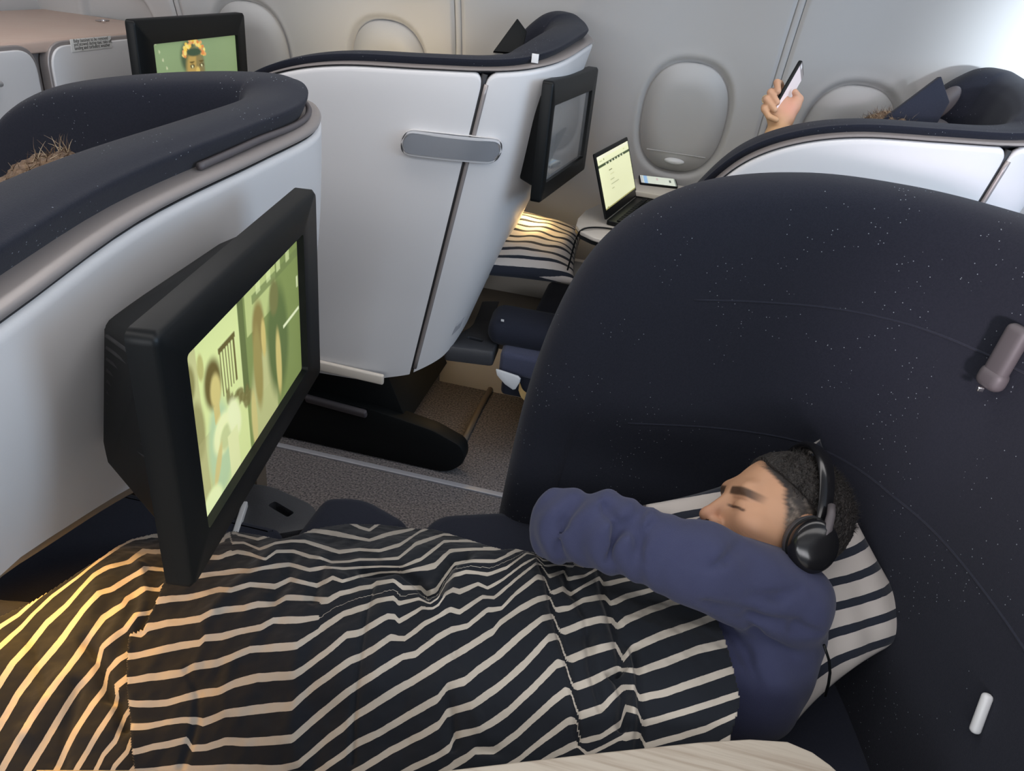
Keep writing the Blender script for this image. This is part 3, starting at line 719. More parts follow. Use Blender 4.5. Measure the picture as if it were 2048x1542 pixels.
# front-row screen: a face under a crown of flowers against green
im = paint(120, 80, (0.24, 0.34, 0.16)); p_ell(im, 0.5, 0.25, 0.5, 0.4, (0.27, 0.36, 0.19), .5)
p_ell(im, 0.40, 0.27, 0.10, 0.20, (0.07, 0.11, 0.06)); p_ell(im, 0.455, 0.44, 0.10, 0.26, (0.50, 0.34, 0.10)); p_ell(im, 0.52, 0.40, 0.05, 0.24, (0.17, 0.15, 0.07), .7)
for k in range(70):
    t = random.random(); an = pi*(1.02-1.04*t); rr = 0.085+0.050*random.random()
    c_ = random.choice([(0.95, 0.62, 0.10), (0.80, 0.28, 0.08), (0.98, 0.75, 0.22), (0.88, 0.42, 0.14)]); p_ell(im, 0.46+rr*cos(an), 0.21-1.25*rr*sin(an)+0.04*abs(cos(an)), 0.014, 0.022, c_)
p_ell(im, 0.46, 0.215, 0.085, 0.05, (0.05, 0.09, 0.05))
for ex in (0.425, 0.535): p_ell(im, ex, 0.385, 0.026, 0.026, (0.10, 0.08, 0.03)); p_ell(im, ex, 0.39, 0.010, 0.017, (0.85, 0.80, 0.45)); p_ell(im, ex, 0.335, 0.03, 0.011, (0.14, 0.10, 0.03))
p_ell(im, 0.485, 0.46, 0.024, 0.06, (0.72, 0.52, 0.14)); p_ell(im, 0.48, 0.57, 0.045, 0.025, (0.35, 0.18, 0.08)); p_ell(im, 0.93, 0.03, 0.015, 0.035, (0.85, 0.30, 0.05))
for k in range(4): p_ell(im, 0.05+0.03*k, 0.06+0.10*k, 0.008, 0.02, (0.55, 0.58, 0.36))
im = np.roll(im, -4, 0); im[-4:] = (0.24, 0.34, 0.16)
m3_ = empty('seat_monitor', (-1.6, 2.3, 0.95), 'black monitor at the front showing a face with a crown of flowers', 'monitor', 'seat-back monitors')
q0, q1 = onx(267, 43, -1.5), onx(489, 24, -1.5); zt = (q0[2]+q1[2])/2
monitor(m3_, (-1.5, q0[1], zt), (-1.5, q1[1], zt), (-1.5, q0[1], zt-.36), .36, (.075, .055, .06, .066), im, [(-1.62, q0[1]+.12, zt-.06), (-1.62, q0[1]+.12, zt-.3), (-1.62, q1[1]-.12, zt-.3), (-1.62, q1[1]-.12, zt-.06)], False)
put(rbox('arm', (0.22, 0.10, 0.06), 0.01, M['blackmatte'], Matrix.Translation((-1.73, q0[1]+.3, 1.02))), m3_)

# dark screen on the back of the window seat
m2 = empty('seat_monitor', (-0.34, 2.2, 0.95), 'switched-off black monitor reflecting the cabin wall beside the laptop', 'monitor', 'seat-back monitors')
a_, b_ = ony(1107, 170, 2.0), ony(1199, 129, 2.47); zt = (a_[2]+b_[2])/2; a_[2] = b_[2] = zt
monitor(m2, a_, b_, a_-np.array((-.004, 0, .315)), .315, (.035, .045, .05, .062), paint(40, 24, (.2, .2, .2)), [(-.37, 2.12, 1.24), (-.42, 2.12, 1.02), (-.36, 2.40, 1.24), (-.42, 2.40, 1.0)], False, 0.03, False)
# ------------------------------------------------------------------ the sleeper's bed, footwell and console
def pad(name, poly, z0, z1, m, parent, rad, bev): return prism(name, round_poly(poly, rad, 6), z0, z1, m, parent, bev, 4)
pad('seat_cushion', [(-0.365, 0.42), (0.60, 0.42), (0.50, 1.22), (0.10, 1.30), (-0.16, 1.315), (-0.34, 1.235)], 0.34, 0.485, M['navy_plain'], seatB, [.05, .05, .1, .1, .06, .05], 0.035)
pad('leg_cushion', [(-0.60, 0.40), (-0.372, 0.40), (-0.372, 1.195), (-0.50, 1.245), (-0.585, 1.215)], 0.34, 0.48, M['navy_plain'], seatB, [.03, .03, .03, .04, .03], 0.03)
prism('base', [(-0.55, 0.45), (0.62, 0.45), (0.62, 1.2), (-0.55, 1.12)], 0.0, 0.35, M['blackmatte'], seatB, 0.01)
pad('side_cushion', [(0.30, 0.36), (0.75, 0.30), (0.78, 0.70), (0.36, 0.74)], 0.40, 0.56, M['leather'], seatB, .06, 0.04)
# little grey lamp on a stalk and white switch on the lining
def bar_along(name, pa, pb, wid, thk, out, m, parent):
    pa, pb = np.array(pa), np.array(pb); L = np.linalg.norm(pb-pa)
    return rbox(name, (L, wid, thk), min(wid, thk)*0.45, m, frame((pa+pb)/2, pb-pa, out), parent)
pa, n1_ = B.inner_hit(1992, 775); pb, _n = B.inner_hit(2046, 692); pa = pa+n1_*.016; pb = pb+n1_*.02; pb = pa+(pb-pa)*1.5
rl = bar_along('reading_lamp', pa, pb, 0.036, 0.022, n1_, M['grey'], seatB)
put2(bar_along('lamp_head', pa-(pb-pa)*0.02, pa+(pb-pa)*0.32, 0.042, 0.028, n1_, M['grey'], None), rl)
put2(rbox('lamp_button', (0.01, 0.008, 0.008), 0.002, M['chrome'], Matrix.Translation(Vector(pa+n1_*.012-(pb-pa)*.03))), rl)
sw, n2_ = B.inner_hit(1986, 1392); sv, _n = B.inner_hit(1957, 1466)
bar_along('seat_switch', sv+n2_*.006, sw+n2_*.006, 0.013, 0.014, n2_, M['white'], seatB)

# footwell under the shell in front: taupe lip, liner, and a charcoal leather step with a slot
fw = seatA
q = np.linspace(0.9, 2.1, 40); zbq = np.interp(q, ZB_A[0], ZB_A[1])
g = np.array([[A.M(a, z-dz_, n) for n, dz_ in ((-0.010, -0.004), (-0.012, 0.012), (-0.02, 0.03), (-0.05, 0.05), (-0.12, 0.055))] for a, z in zip(q, zbq)])
sheet('footwell_lip', g, M['brown'], fw)
prism('footwell_liner', [(-1.62, 0.36), (-1.62, 1.36), (-1.66, 1.40), (-1.70, 1.36), (-1.70, 0.36)], 0.02, 0.95, M['brown'], fw)
prism('footwell_side', [(-1.66, 1.33), (-0.80, 1.30), (-0.80, 1.345), (-1.66, 1.37)], 0.02, 0.76, M['brown'], fw)
prism('footwell_top', [(-1.66, 0.20), (-0.80, 0.30), (-0.86, 1.33), (-1.66, 1.34)], 0.97, 0.99, M['brown'], fw)
pad('bed_extension', [(-1.60, 0.38), (-0.615, 0.38), (-0.615, 1.10), (-1.60, 1.10)], 0.33, 0.47, M['navy_plain'], seatA, .03, 0.03)
stp = [onz(480, 1080, .462)[:2], onz(640, 1052, .462)[:2], onz(634, 1010, .462)[:2], onz(545, 968, .462)[:2], onz(470, 960, .462)[:2], onz(420, 1040, .462)[:2]]
slot_c = onz(562, 1018, .462)
def slotted_pad(name, poly, z0, z1, slot, ang, parent, rad, sl=(0.062, 0.020)):
    P = np.array(round_poly([tuple(p) for p in poly], rad, 6)); c0 = P.mean(0); bv = .012; bm = bmesh.new()
    def ins(k): d = P-c0; L = np.linalg.norm(d, axis=1)[:, None]; return c0+d*(1-k/L)
    rings = [(ins(bv*.4), z0), (ins(0), z0+bv), (ins(0), z1-bv), (ins(bv*.3), z1-bv*.3), (ins(bv), z1)]
    R = [[bm.verts.new((p[0], p[1], z)) for p in pts] for pts, z in rings]; n = len(P)
    for a, b in zip(R, R[1:]):
        for i in range(n): bm.faces.new((a[i], a[(i+1) % n], b[(i+1) % n], b[i]))
    bm.faces.new(R[0][::-1])
    sq = round_poly([(-sl[0]/2, -sl[1]/2), (sl[0]/2, -sl[1]/2), (sl[0]/2, sl[1]/2), (-sl[0]/2, sl[1]/2)], sl[1]*.3, 3)
    sq = [(slot[0]+x*cos(ang)-y*sin(ang), slot[1]+x*sin(ang)+y*cos(ang)) for x, y in sq]
    up = [bm.verts.new((x, y, z1)) for x, y in sq]; dn = [bm.verts.new((x, y, z1-.03)) for x, y in sq]; k = len(sq)
    ed = [bm.edges.get((R[-1][i], R[-1][(i+1) % n])) for i in range(n)] + [bm.edges.new((up[i], up[(i+1) % k])) for i in range(k)]
    bmesh.ops.triangle_fill(bm, use_beauty=True, use_dissolve=False, edges=ed)
    for i in range(k): bm.faces.new((up[i], up[(i+1) % k], dn[(i+1) % k], dn[i]))
    bm.faces.new(dn)
    o = bm_obj(name, bm, M['leather'], None, True, 40); put(o, parent)
    lt_ = rbox('slot_latch', (sl[0]*0.5, sl[1]*0.5, 0.006), 0.001, M['black'], Matrix.Translation((slot[0], slot[1], z1-0.016)) @ Matrix.Rotation(ang, 4, 'Z')); put2(lt_, o)
    return o
slotted_pad('footrest_pad', stp, 0.40, 0.462, slot_c, -0.35, seatA, [.01, .03, .03, .03, .01, .01])
put(rbox('footrest_edge', (0.012, 0.10, 0.05), 0.003, M['white'], frame(onz(482, 1050, 0.45), (0.9, 0.3, 0), (0, 0, 1))), seatA)
prism('footrest_post', [tuple(onz(*p, 0.462)[:2]) for p in ((500, 1060), (600, 1040), (560, 1000), (480, 1000))], 0.0, 0.40, M['blackmatte'], seatA)
prism('base', [(-1.60, 0.5), (-0.72, 0.5), (-0.72, 1.05), (-1.60, 1.05)], 0.0, 0.34, M['blackmatte'], seatA, 0.01)
# reading light inside the footwell: warm, it colours the foot of the blanket
fl1 = area('footwell_lamp', (-0.87, 0.68, 0.82), (-0.66, 0.54, 0.50), 0.08, 0.26, 1.9, (1.0, 0.50, 0.10), 120)

# console between the two centre seats: pale ash top
cs = empty('console_table', (0.0, 0.3, 0), 'pale ash topped console with a rounded corner beside the blanket', 'console table')
ctop = [tuple(onz(x, y, 0.705)[:2]) for x, y in ((880, 1541), (1180, 1506), (1400, 1483), (1500, 1477), (1575, 1482), (1625, 1503), (1660, 1528), (1695, 1560))]
ctop = ctop + [(0.50, 0.35), (0.50, -0.25), (-0.55, -0.25), (-0.55, 0.40)]
prism('top', ctop, 0.683, 0.705, M['wood'], cs, 0.003)
prism('edge_band', [(p[0]*1.0, p[1]+0.004) for p in ctop], 0.672, 0.684, M['blackmatte'], cs, 0.002)
prism('body', [(-0.5, -0.22), (0.46, -0.22), (0.40, 0.40), (-0.5, 0.28)], 0.0, 0.673, M['blackmatte'], cs, 0.01)
# ------------------------------------------------------------------ striped blanket
def Z1(x0, pts): return [(x0+a/3.2, 1060+b/3.2) for a, b in pts]
R1 = lambda *p: Z1(250, p); R2 = lambda *p: Z1(700, p); R3 = lambda *p: Z1(1050, p); R4 = lambda *p: Z1(0, p)
STR = [
 (-3, R1((720, 35), (850, 65), (960, 30), (1210, 10), (1300, 20), (1560, 70)) + R2((120, 72), (250, 30), (400, 0), (480, -40))),
 (-2, R1((680, 90), (760, 85), (860, 130), (960, 90), (1060, 75), (1150, 75), (1250, 110), (1370, 150), (1450, 138)) + R2((60, 130), (190, 140), (320, 100), (450, 10), (560, -30))),
 (-1, R1((640, 165), (720, 140), (800, 155), (900, 195), (970, 140), (1080, 140), (1180, 175), (1250, 185), (1320, 215), (1440, 208)) + R2((60, 195), (180, 195), (310, 188), (420, 90), (600, 35), (700, 40))),
 (0, R1((260, 335), (340, 325), (590, 285), (720, 270), (800, 270), (900, 240), (1050, 225), (1180, 260), (1280, 240), (1400, 250)) + R2((60, 245), (200, 240), (330, 245), (450, 200), (600, 75), (760, 75), (850, 85))),
 (1, R1((200, 490), (300, 455), (410, 440), (500, 415), (600, 385), (680, 390), (800, 350), (960, 370), (1060, 320), (1230, 365), (1330, 305), (1390, 335), (1440, 320)) + R2((60, 300), (200, 275), (340, 270), (430, 250), (540, 230), (640, 135), (800, 125), (930, 125), (1000, 120))),
 (2, R1((30, 690), (110, 690), (150, 650), (270, 610), (370, 595), (480, 575), (550, 535), (640, 515), (760, 505), (850, 480), (960, 480), (1030, 435), (1190, 440), (1300, 455), (1380, 405), (1440, 395)) + R2((60, 375), (140, 365), (170, 340), (280, 325), (340, 375), (450, 380), (490, 425), (550, 400), (600, 320), (670, 225), (780, 205), (930, 205), (1060, 140), (1120, 130), (1220, 165), (1330, 180), (1420, 190))),
 (3, R1((20, 845), (120, 810), (250, 770), (360, 745), (480, 730), (510, 695), (620, 690), (720, 660), (870, 630), (950, 580), (1140, 580), (1250, 568))),
 (4, R1((15, 1000), (150, 955), (370, 920), (440, 880), (590, 855), (680, 820), (800, 765), (930, 760), (1100, 745), (1250, 640), (1400, 540), (1440, 528)) + R2((50, 510), (110, 495), (170, 455), (280, 440), (310, 475), (440, 445), (510, 480), (560, 445), (610, 350), (660, 295), (740, 270), (880, 290), (1000, 250), (1130, 150), (1185, 150), (1230, 200), (1320, 205), (1430, 215))),
 (5, R1((20, 1140), (150, 1130), (270, 1120), (390, 1080), (480, 1055), (600, 1040), (700, 990), (850, 950), (1080, 935), (1140, 900), (1300, 780), (1420, 675)) + R2((40, 668), (80, 655), (120, 625), (240, 555), (290, 560), (310, 590), (420, 525), (460, 498), (530, 505), (570, 480), (610, 410), (660, 385), (700, 400), (820, 348), (880, 380), (960, 335), (1100, 230), (1190, 180), (1240, 235), (1320, 225), (1430, 235))),
 (6, R1((45, 1290), (150, 1270), (270, 1235), (360, 1225), (460, 1225), (500, 1240), (640, 1180), (760, 1165), (920, 1145), (1070, 1130), (1200, 1010), (1400, 870)) + R2((10, 838), (60, 820), (150, 770), (260, 690), (350, 705), (480, 600), (640, 515), (700, 535), (850, 430), (920, 440), (1060, 320), (1190, 215), (1225, 225), (1260, 290)) + R3((150, 300), (250, 265), (270, 320), (380, 300), (475, 245), (560, 240), (700, 240))),
 (7, R1((50, 1460), (180, 1400), (280, 1380), (400, 1345), (430, 1410), (520, 1400), (640, 1360), (760, 1365), (900, 1360), (1070, 1345), (1200, 1230), (1400, 1060)) + R2((10, 1025), (60, 990), (200, 900), (340, 810), (420, 800), (560, 690), (650, 640), (750, 620), (880, 510), (970, 510), (1060, 410), (1200, 300), (1250, 315)) + R3((160, 415), (240, 380), (290, 420), (380, 360), (475, 310), (500, 355), (600, 330), (760, 300), (850, 280))),
 (8, R1((100, 1570), (340, 1530), (700, 1530), (1000, 1535), (1110, 1510), (1300, 1340), (1400, 1270)) + R2((10, 1220), (30, 1200), (200, 1090), (400, 970), (660, 810), (820, 710), (920, 650), (960, 590), (1080, 510), (1200, 450), (1280, 430)) + R3((190, 520), (280, 502), (370, 450), (510, 430), (545, 478), (640, 430), (800, 390), (910, 350), (1000, 330))),
 (9, R1((900, 1760), (1260, 1540), (1400, 1440)) + R2((10, 1395), (30, 1380), (200, 1300), (400, 1180), (560, 1090), (620, 1010), (730, 980), (820, 900), (960, 800), (1100, 670), (1230, 570), (1305, 555)) + R3((215, 665), (380, 600), (480, 575), (555, 580), (585, 630), (640, 580), (800, 510), (950, 460), (1130, 440), (1250, 400))),
 (10, R2((-300, 1750), (80, 1530), (250, 1420), (450, 1320), (570, 1250), (620, 1170), (780, 1130), (950, 1010), (1120, 860), (1270, 690), (1335, 680)) + R3((260, 850), (390, 790), (580, 740), (625, 850), (680, 770), (850, 690), (1050, 620), (1215, 555), (1350, 520))),
 (11, R2((0, 1760), (400, 1530), (540, 1470), (640, 1410), (670, 1320), (830, 1290), (1000, 1180), (1180, 1010), (1320, 860), (1380, 850)) + R3((300, 1020), (430, 970), (500, 935), (600, 890), (715, 915), (900, 850), (1100, 770), (1290, 730), (1400, 700))),
 (12, R2((300, 1720), (740, 1460), (800, 1410), (920, 1420), (1060, 1320), (1200, 1190), (1370, 1040), (1415, 1030)) + R3((335, 1200), (490, 1150), (620, 1010), (700, 1010), (725, 1085), (900, 1050), (1100, 980), (1335, 900), (1450, 870))),
 (13, R2((700, 1700), (1080, 1480), (1240, 1350), (1400, 1230), (1455, 1220)) + R3((345, 1370), (480, 1340), (610, 1260), (640, 1140), (720, 1165), (745, 1250), (950, 1190), (1150, 1130), (1370, 1060), (1480, 1030))),
 (14, R2((900, 1690), (1290, 1450), (1450, 1375)) + R3((400, 1440), (600, 1340), (690, 1320), (740, 1320), (765, 1390), (950, 1340), (1150, 1280), (1370, 1180), (1480, 1150))),
]
JUMP = R1((1245, 570), (1340, 505), (1440, 462)) + R2((60, 440), (150, 420), (280, 385), (330, 430), (440, 412), (500, 455), (560, 425), (605, 340), (665, 255), (760, 238), (900, 248), (1030, 195), (1120, 142), (1240, 185), (1430, 203))
def main_phase(px, py):
    """stripe count at a point of the main fold, read off the traced stripes column by column"""
    cols = np.round(px).astype(int); out = np.zeros(len(px))
    lines = [(k, np.array(p)) for k, p in STR]; J = np.array(JUMP)
    for c in np.unique(cols):
        m = cols == c; ks = []; ys = []
        for k, p in lines:
            if p[0, 0] <= c <= p[-1, 0]: ks.append(k); ys.append(np.interp(c, p[:, 0], p[:, 1]))
            elif c < p[0, 0] and k >= 2: ks.append(k); ys.append(p[0, 1]+0.25*(p[0, 0]-c))
        if J[0, 0] < c < J[-1, 0]:
            yj = np.interp(c, J[:, 0], J[:, 1]); ks += [2.5, 3.5]; ys += [yj-0.05, yj+0.05]
        ks = np.array(ks, float); ys = np.array(ys); o = np.argsort(ks); ks = ks[o]; ys = np.maximum.accumulate(ys[o]+np.arange(len(o))*1e-3)
        y = py[m]
        if len(ys) < 2: out[m] = y/45.0; continue
        v = np.interp(y, ys, ks); g0 = max(ys[1]-ys[0], 14)/(ks[1]-ks[0]); g1 = max(ys[-1]-ys[-2], 25)/(ks[-1]-ks[-2])
        v = np.where(y < ys[0], ks[0]+(y-ys[0])/max(g0, 20), v); v = np.where(y > ys[-1], ks[-1]+(y-ys[-1])/max(g1, 38), v); out[m] = v
    return out
LST = [
 (0, R4((0, 620), (120, 545), (240, 440), (490, 250), (650, 120), (760, 20), (900, -60))),
 (1, R4((0, 740), (140, 615), (200, 545), (330, 420), (490, 305), (650, 180), (760, 95), (850, 55), (960, 35), (1090, 45), (1200, 60))),
 (2, R4((-150, 1200), (0, 985), (80, 850), (180, 745), (300, 590), (430, 480), (520, 370), (600, 280), (680, 235), (830, 205), (920, 130), (1030, 140), (1100, 110))),
 (3, R4((-150, 1500), (0, 1250), (120, 1040), (240, 880), (380, 720), (520, 520), (630, 400), (720, 380), (830, 310), (930, 240), (1090, 265))),
 (4, R4((-60, 1650), (20, 1520), (80, 1410), (200, 1210), (320, 1030), (400, 930), (560, 710), (660, 560), (790, 480), (810, 440), (920, 370), (1030, 390))),
 (5, R4((80, 1700), (180, 1530), (300, 1340), (400, 1170), (500, 1010), (630, 870), (650, 750), (720, 690), (800, 640), (870, 540), (980, 535))),
 (6, R4((270, 1700), (370, 1530), (440, 1370), (480, 1290), (590, 1120), (670, 1020), (690, 900), (760, 830), (820, 800), (900, 690))),
 (7, R4((400, 1700), (490, 1530), (560, 1420), (640, 1280), (740, 1130), (752, 1060), (735, 1000), (810, 945), (900, 860))),
 (8, R4((560, 1650), (660, 1440), (740, 1350), (800, 1190), (880, 1100))),
]
def left_phase(px, py):
    u = px-py; v = px+py; cols = np.round(u/2).astype(int); out = np.zeros(len(px))
    lines = [(k, np.array([(a-b, a+b) for a, b in p])) for k, p in LST]
    for c in np.unique(cols):
        m = cols == c; cc = c*2; ks = []; vs = []
        for k, p in lines: ks.append(k); vs.append(np.interp(cc, p[:, 0], p[:, 1]) + (0 if p[0, 0] <= cc <= p[-1, 0] else 0))
        ks = np.array(ks, float); vs = np.maximum.accumulate(np.array(vs)+np.arange(len(ks))*1e-2)
        w = np.interp(v[m], vs, ks); w = np.where(v[m] > vs[-1], ks[-1]+(v[m]-vs[-1])/45, w); w = np.where(v[m] < vs[0], ks[0]-(vs[0]-v[m])/45, w); out[m] = w
    return out
FOLD = np.array(R4((1118, 160), (1110, 200), (1060, 350), (1000, 500), (925, 660), (835, 690), (820, 840), (815, 1000), (825, 1150), (840, 1300), (855, 1460), (870, 1700)))
EDGE = [(-60, 1258), (60, 1205), (150, 1148), (238, 1090), (262, 1078), (310, 1066), (360, 1068), (470, 1064), (520, 1071), (560, 1080), (600, 1070), (628, 1058), (690, 1049), (760, 1050), (830, 1058), (870, 1060), (920, 1075), (975, 1092), (1005, 1100), (1030, 1098), (1075, 1108), (1100, 1108), (1160, 1122), (1210, 1133), (1290, 1150), (1337, 1168), (1403, 1200), (1430, 1229), (1453, 1285), (1468, 1340), (1480, 1392), (1478, 1420), (1462, 1480), (1440, 1640), (-60, 1640)]
def in_poly(px, py, poly):
    r = np.zeros(len(px), bool); n = len(poly)
    for i in range(n):
        x0, y0 = poly[i]; x1, y1 = poly[(i+1) % n]
        if y0 == y1: continue
        c = ((y0 > py) != (y1 > py)) & (px < (x1-x0)*(py-y0)/(y1-y0)+x0); r ^= c
    return r
def body_h(x, y):
    """height of the sleeper's body under the blanket"""
    yc = np.interp(x, (-1.4, -0.9, -0.5, -0.1, 0.35), (0.62, 0.66, 0.80, 0.84, 0.86))
    H = np.interp(x, (-1.4, -0.95, -0.7, -0.4, -0.12, 0.1, 0.35), (0.08, 0.11, 0.11, 0.16, 0.215, 0.235, 0.235))
    w = np.interp(x, (-1.2, -0.5, -0.1, 0.35), (0.20, 0.24, 0.27, 0.27))
    d = (y-yc)/w; d = np.where(d < 0, d*0.85, d)
    h = 0.495 + H*np.exp(-np.abs(d)**2.4) - 0.10*sstep(0.46, 0.25, y) + 0.0*x
    return h
def vnoise(x, y, seed):
    r = np.random.RandomState(seed); a = 0
    for k in range(5):
        f = 1.7**k; th = r.uniform(0, pi); ph = r.uniform(0, 6.28, 2); a = a + np.sin(f*(x*cos(th)+y*sin(th))+ph[0]+1.3*np.sin(0.7*f*(x*sin(th)-y*cos(th))+ph[1]))/f
    return a
def folds(x, y, px, py):
    f = 0.0035*vnoise(x*16, y*16, 3) + 0.0018*vnoise(x*45, y*45, 5)
    # long creases: (pixel polyline, depth, half width in pixels)
    for pts, dpt, wd in CREASE:
        p = np.array(pts, float); best = np.full(len(px), 1e9)
        for (x0, y0), (x1, y1) in zip(p, p[1:]):
            L2 = (x1-x0)**2+(y1-y0)**2; t = np.clip(((px-x0)*(x1-x0)+(py-y0)*(y1-y0))/L2, 0, 1)
            best = np.minimum(best, np.hypot(px-x0-t*(x1-x0), py-y0-t*(y1-y0)))
        f = f + dpt*np.exp(-(best/wd)**2)
    return f
CREASE = [
 (R2((150, 350), (110, 500), (70, 750), (40, 1000), (20, 1250), (15, 1500)), -0.006, 5), (R2((260, 330), (220, 480), (180, 750), (150, 1000)), 0.007, 22),
 (R2((80, 240), (180, 250), (300, 265), (420, 320), (500, 430), (560, 420), (610, 310), (660, 220), (740, 195)), -0.020, 11), (R2((600, 480), (640, 330), (760, 230), (980, 190)), 0.012, 26),
 (R2((520, 500), (440, 400), (340, 300)), 0.010, 22),
 (R2((1190, 170), (1245, 300), (1290, 500), (1340, 680), (1390, 880), (1440, 1150), (1455, 1370)), -0.008, 5), (R2((1160, 190), (1180, 330), (1210, 520), (1240, 700)), 0.007, 18),
 (R3((250, 250), (265, 330), (330, 430), (400, 600), (420, 900), (480, 1150)), -0.009, 9), (R3((320, 230), (360, 400), (380, 560)), 0.009, 20),
 (R3((480, 250), (500, 420), (560, 600), (590, 720), (620, 880)), -0.012, 9), (R3((440, 300), (470, 560), (490, 740)), 0.008, 18),
 (R3((690, 760), (710, 930), (725, 1090), (735, 1260), (720, 1400)), -0.014, 9), (R3((600, 900), (560, 920), (600, 960), (640, 1050), (625, 1250)), -0.020, 13), (R3((660, 800), (690, 980), (690, 1200)), 0.010, 14),
 (R1((400, 900), (470, 1050), (460, 1230), (410, 1400), (360, 1540)), -0.006, 8), (R1((1100, 750), (1090, 960), (1075, 1150), (1070, 1360), (1110, 1520)), 0.006, 20),
 (R1((480, 560), (520, 690), (450, 870)), 0.004, 12), (R1((1000, 460), (900, 610), (800, 760), (680, 850), (640, 1000), (640, 1180)), 0.004, 14),
 (R1((930, 150), (860, 250), (700, 370), (560, 520)), 0.009, 16), (R1((1060, 180), (1050, 300), (960, 430)), -0.008, 14), (R1((1280, 230), (1230, 330), (1200, 440)), -0.009, 13), (R1((1260, 190), (1330, 300), (1400, 330)), 0.010, 12),
 (R1((1200, 30), (1480, 95), (1600, 170)), -0.008, 14),
 (R2((620, 1000), (650, 1200), (660, 1400)), -0.008, 10), (R2((720, 950), (780, 1120), (830, 1300)), 0.006, 14), (R2((840, 1420), (920, 1430)), -0.008, 12), (R2((640, 520), (650, 640), (670, 800)), -0.004, 6),
 (R4((560, 720), (640, 800), (690, 950), (700, 1050), (760, 1080), (800, 1250)), -0.014, 16), (R4((500, 1000), (430, 1250), (400, 1500)), -0.008, 14), (R4((620, 420), (540, 700), (420, 900), (300, 1080), (180, 1300)), 0.008, 26),
 (R4((780, 470), (760, 600), (660, 760)), 0.008, 18), (R4((900, 260), (930, 380), (900, 520), (850, 620)), 0.008, 12), (R4((200, 700), (260, 900), (300, 1050)), -0.005, 12),
]
NX, NY = 620, 365
xs = np.linspace(-1.12, 0.34, NX); ys = np.linspace(0.20, 1.26, NY)
XX, YY = np.meshgrid(xs, ys, indexing='ij'); XX = XX.ravel(); YY = YY.ravel()
ZZ = body_h(XX, YY); PX, PY = proj(np.c_[XX, YY, ZZ])
ZZ = ZZ + folds(XX, YY, PX, PY); PX, PY = proj(np.c_[XX, YY, ZZ])
fx = np.interp(PY, FOLD[:, 1], FOLD[:, 0]); above = PY < FOLD[0, 1]
mainm = (PX > fx-1)
quad = np.array([(i*NY+j, (i+1)*NY+j, (i+1)*NY+j+1, i*NY+j+1) for i in range(NX-1) for j in range(NY-1)])
inside = in_poly(PX, PY, EDGE)
fq_main = quad[(mainm[quad].all(1)) & inside[quad].all(1)]
leftm = PX < fx+26
fq_left = quad[(leftm[quad].all(1)) & inside[quad].all(1)]
lift = 0.010*np.exp(-np.clip(PX-fx, 0, None)/30.0)+0.002
nrm_up = np.c_[np.zeros(len(XX)), np.zeros(len(XX)), np.ones(len(XX))]
Vm = np.c_[XX, YY, ZZ+lift]; Vl = np.c_[XX, YY, ZZ]
ph_m = main_phase(PX, PY); ph_l = left_phase(PX, PY)+0.0
def compact(V, F, ph):
    u, inv = np.unique(F, return_inverse=True); return V[u], inv.reshape(F.shape), ph[u]
a1 = compact(Vm, fq_main, ph_m); a2 = compact(Vl, fq_left, ph_l)
bl = mesh_obj('blanket', np.vstack([a1[0], a2[0]]), np.vstack([a1[1], a2[1]+len(a1[0])]), M['blanket'], None, True, {'phase': np.r_[a1[2], a2[2]]})
sd = bl.modifiers.new('cloth_thickness', 'SOLIDIFY'); sd.thickness = 0.004; sd.offset = -1
tag(bl, 'black blanket with cream stripes spread over the sleeping man', 'blanket')

# ------------------------------------------------------------------ pillows
def pillow(name, P, thick, along, nst, label, off=0.0, bend=0.12, parent_m=None):
    """P: four corner points (world) T,R,B,L order around; inflated cushion with pinched corners"""
    P = [np.array(p, float) for p in P]; n = 56; us = np.linspace(-1, 1, n); G = [[], []]; PH = []
    cen = sum(P)/4; nr = np.cross(P[1]-P[3], P[0]-P[2]); nr /= np.linalg.norm(nr)
    if nr @ (CAM-cen) < 0: nr = -nr
    top = []; bot = []
    for u in us:
        for v in us:
            pu = u*(1-0.09*(1-v*v)); pv = v*(1-0.09*(1-u*u))
            a = (1+pu)/2; b = (1+pv)/2
            p = P[0]*(1-a)*(1-b)+P[1]*a*(1-b)+P[2]*a*b+P[3]*(1-a)*b
            t = thick*((1-abs(u)**2.6)*(1-abs(v)**2.6))**0.45
            w = 0.004*sin(9*u+3*v+1)*(1-abs(v))+0.005*sin(13*v-4*u)*abs(u)
            top.append(p+nr*(t+w*(t/thick))); bot.append(p-nr*(t*0.8))
            c = (pu if along == 'v' else pv); d_ = (pv if along == 'v' else pu)
            PH.append(off+nst*(c+1)/2 + bend*sin(2.2*d_+1.1*c)*1.0)
    F = []
    N = n*n
    for i in range(n-1):
        for j in range(n-1):
            a = i*n+j; F.append((a, a+n, a+n+1, a+1)); F.append((N+a, N+a+1, N+a+n+1, N+a+n))
    o = mesh_obj(name, top+bot, F, M['pillow'], None, True, {'phase': np.r_[PH, PH]})
    bm = bmesh.new(); bm.from_mesh(o.data); bmesh.ops.remove_doubles(bm, verts=bm.verts, dist=0.0004); bmesh.ops.recalc_face_normals(bm, faces=bm.faces); bm.to_mesh(o.data); bm.free()
    return o
pm = pillow('pillow', [dep(1640, 878, 1.34), dep(1838, 1265, 1.24), dep(1572, 1470, 1.17), dep(1285, 1010, 1.29)], 0.055, 'v', 9.0, '', 0.2, 0.5)
tag(pm, 'cream and navy striped pillow under the head of the sleeping man', 'pillow', 'striped pillows')
pw = pillow('pillow', [dep(1010, 418, 2.62), dep(1168, 462, 2.62), dep(1150, 566, 2.34), dep(935, 545, 2.34)], 0.06, 'u', 11.0, '')
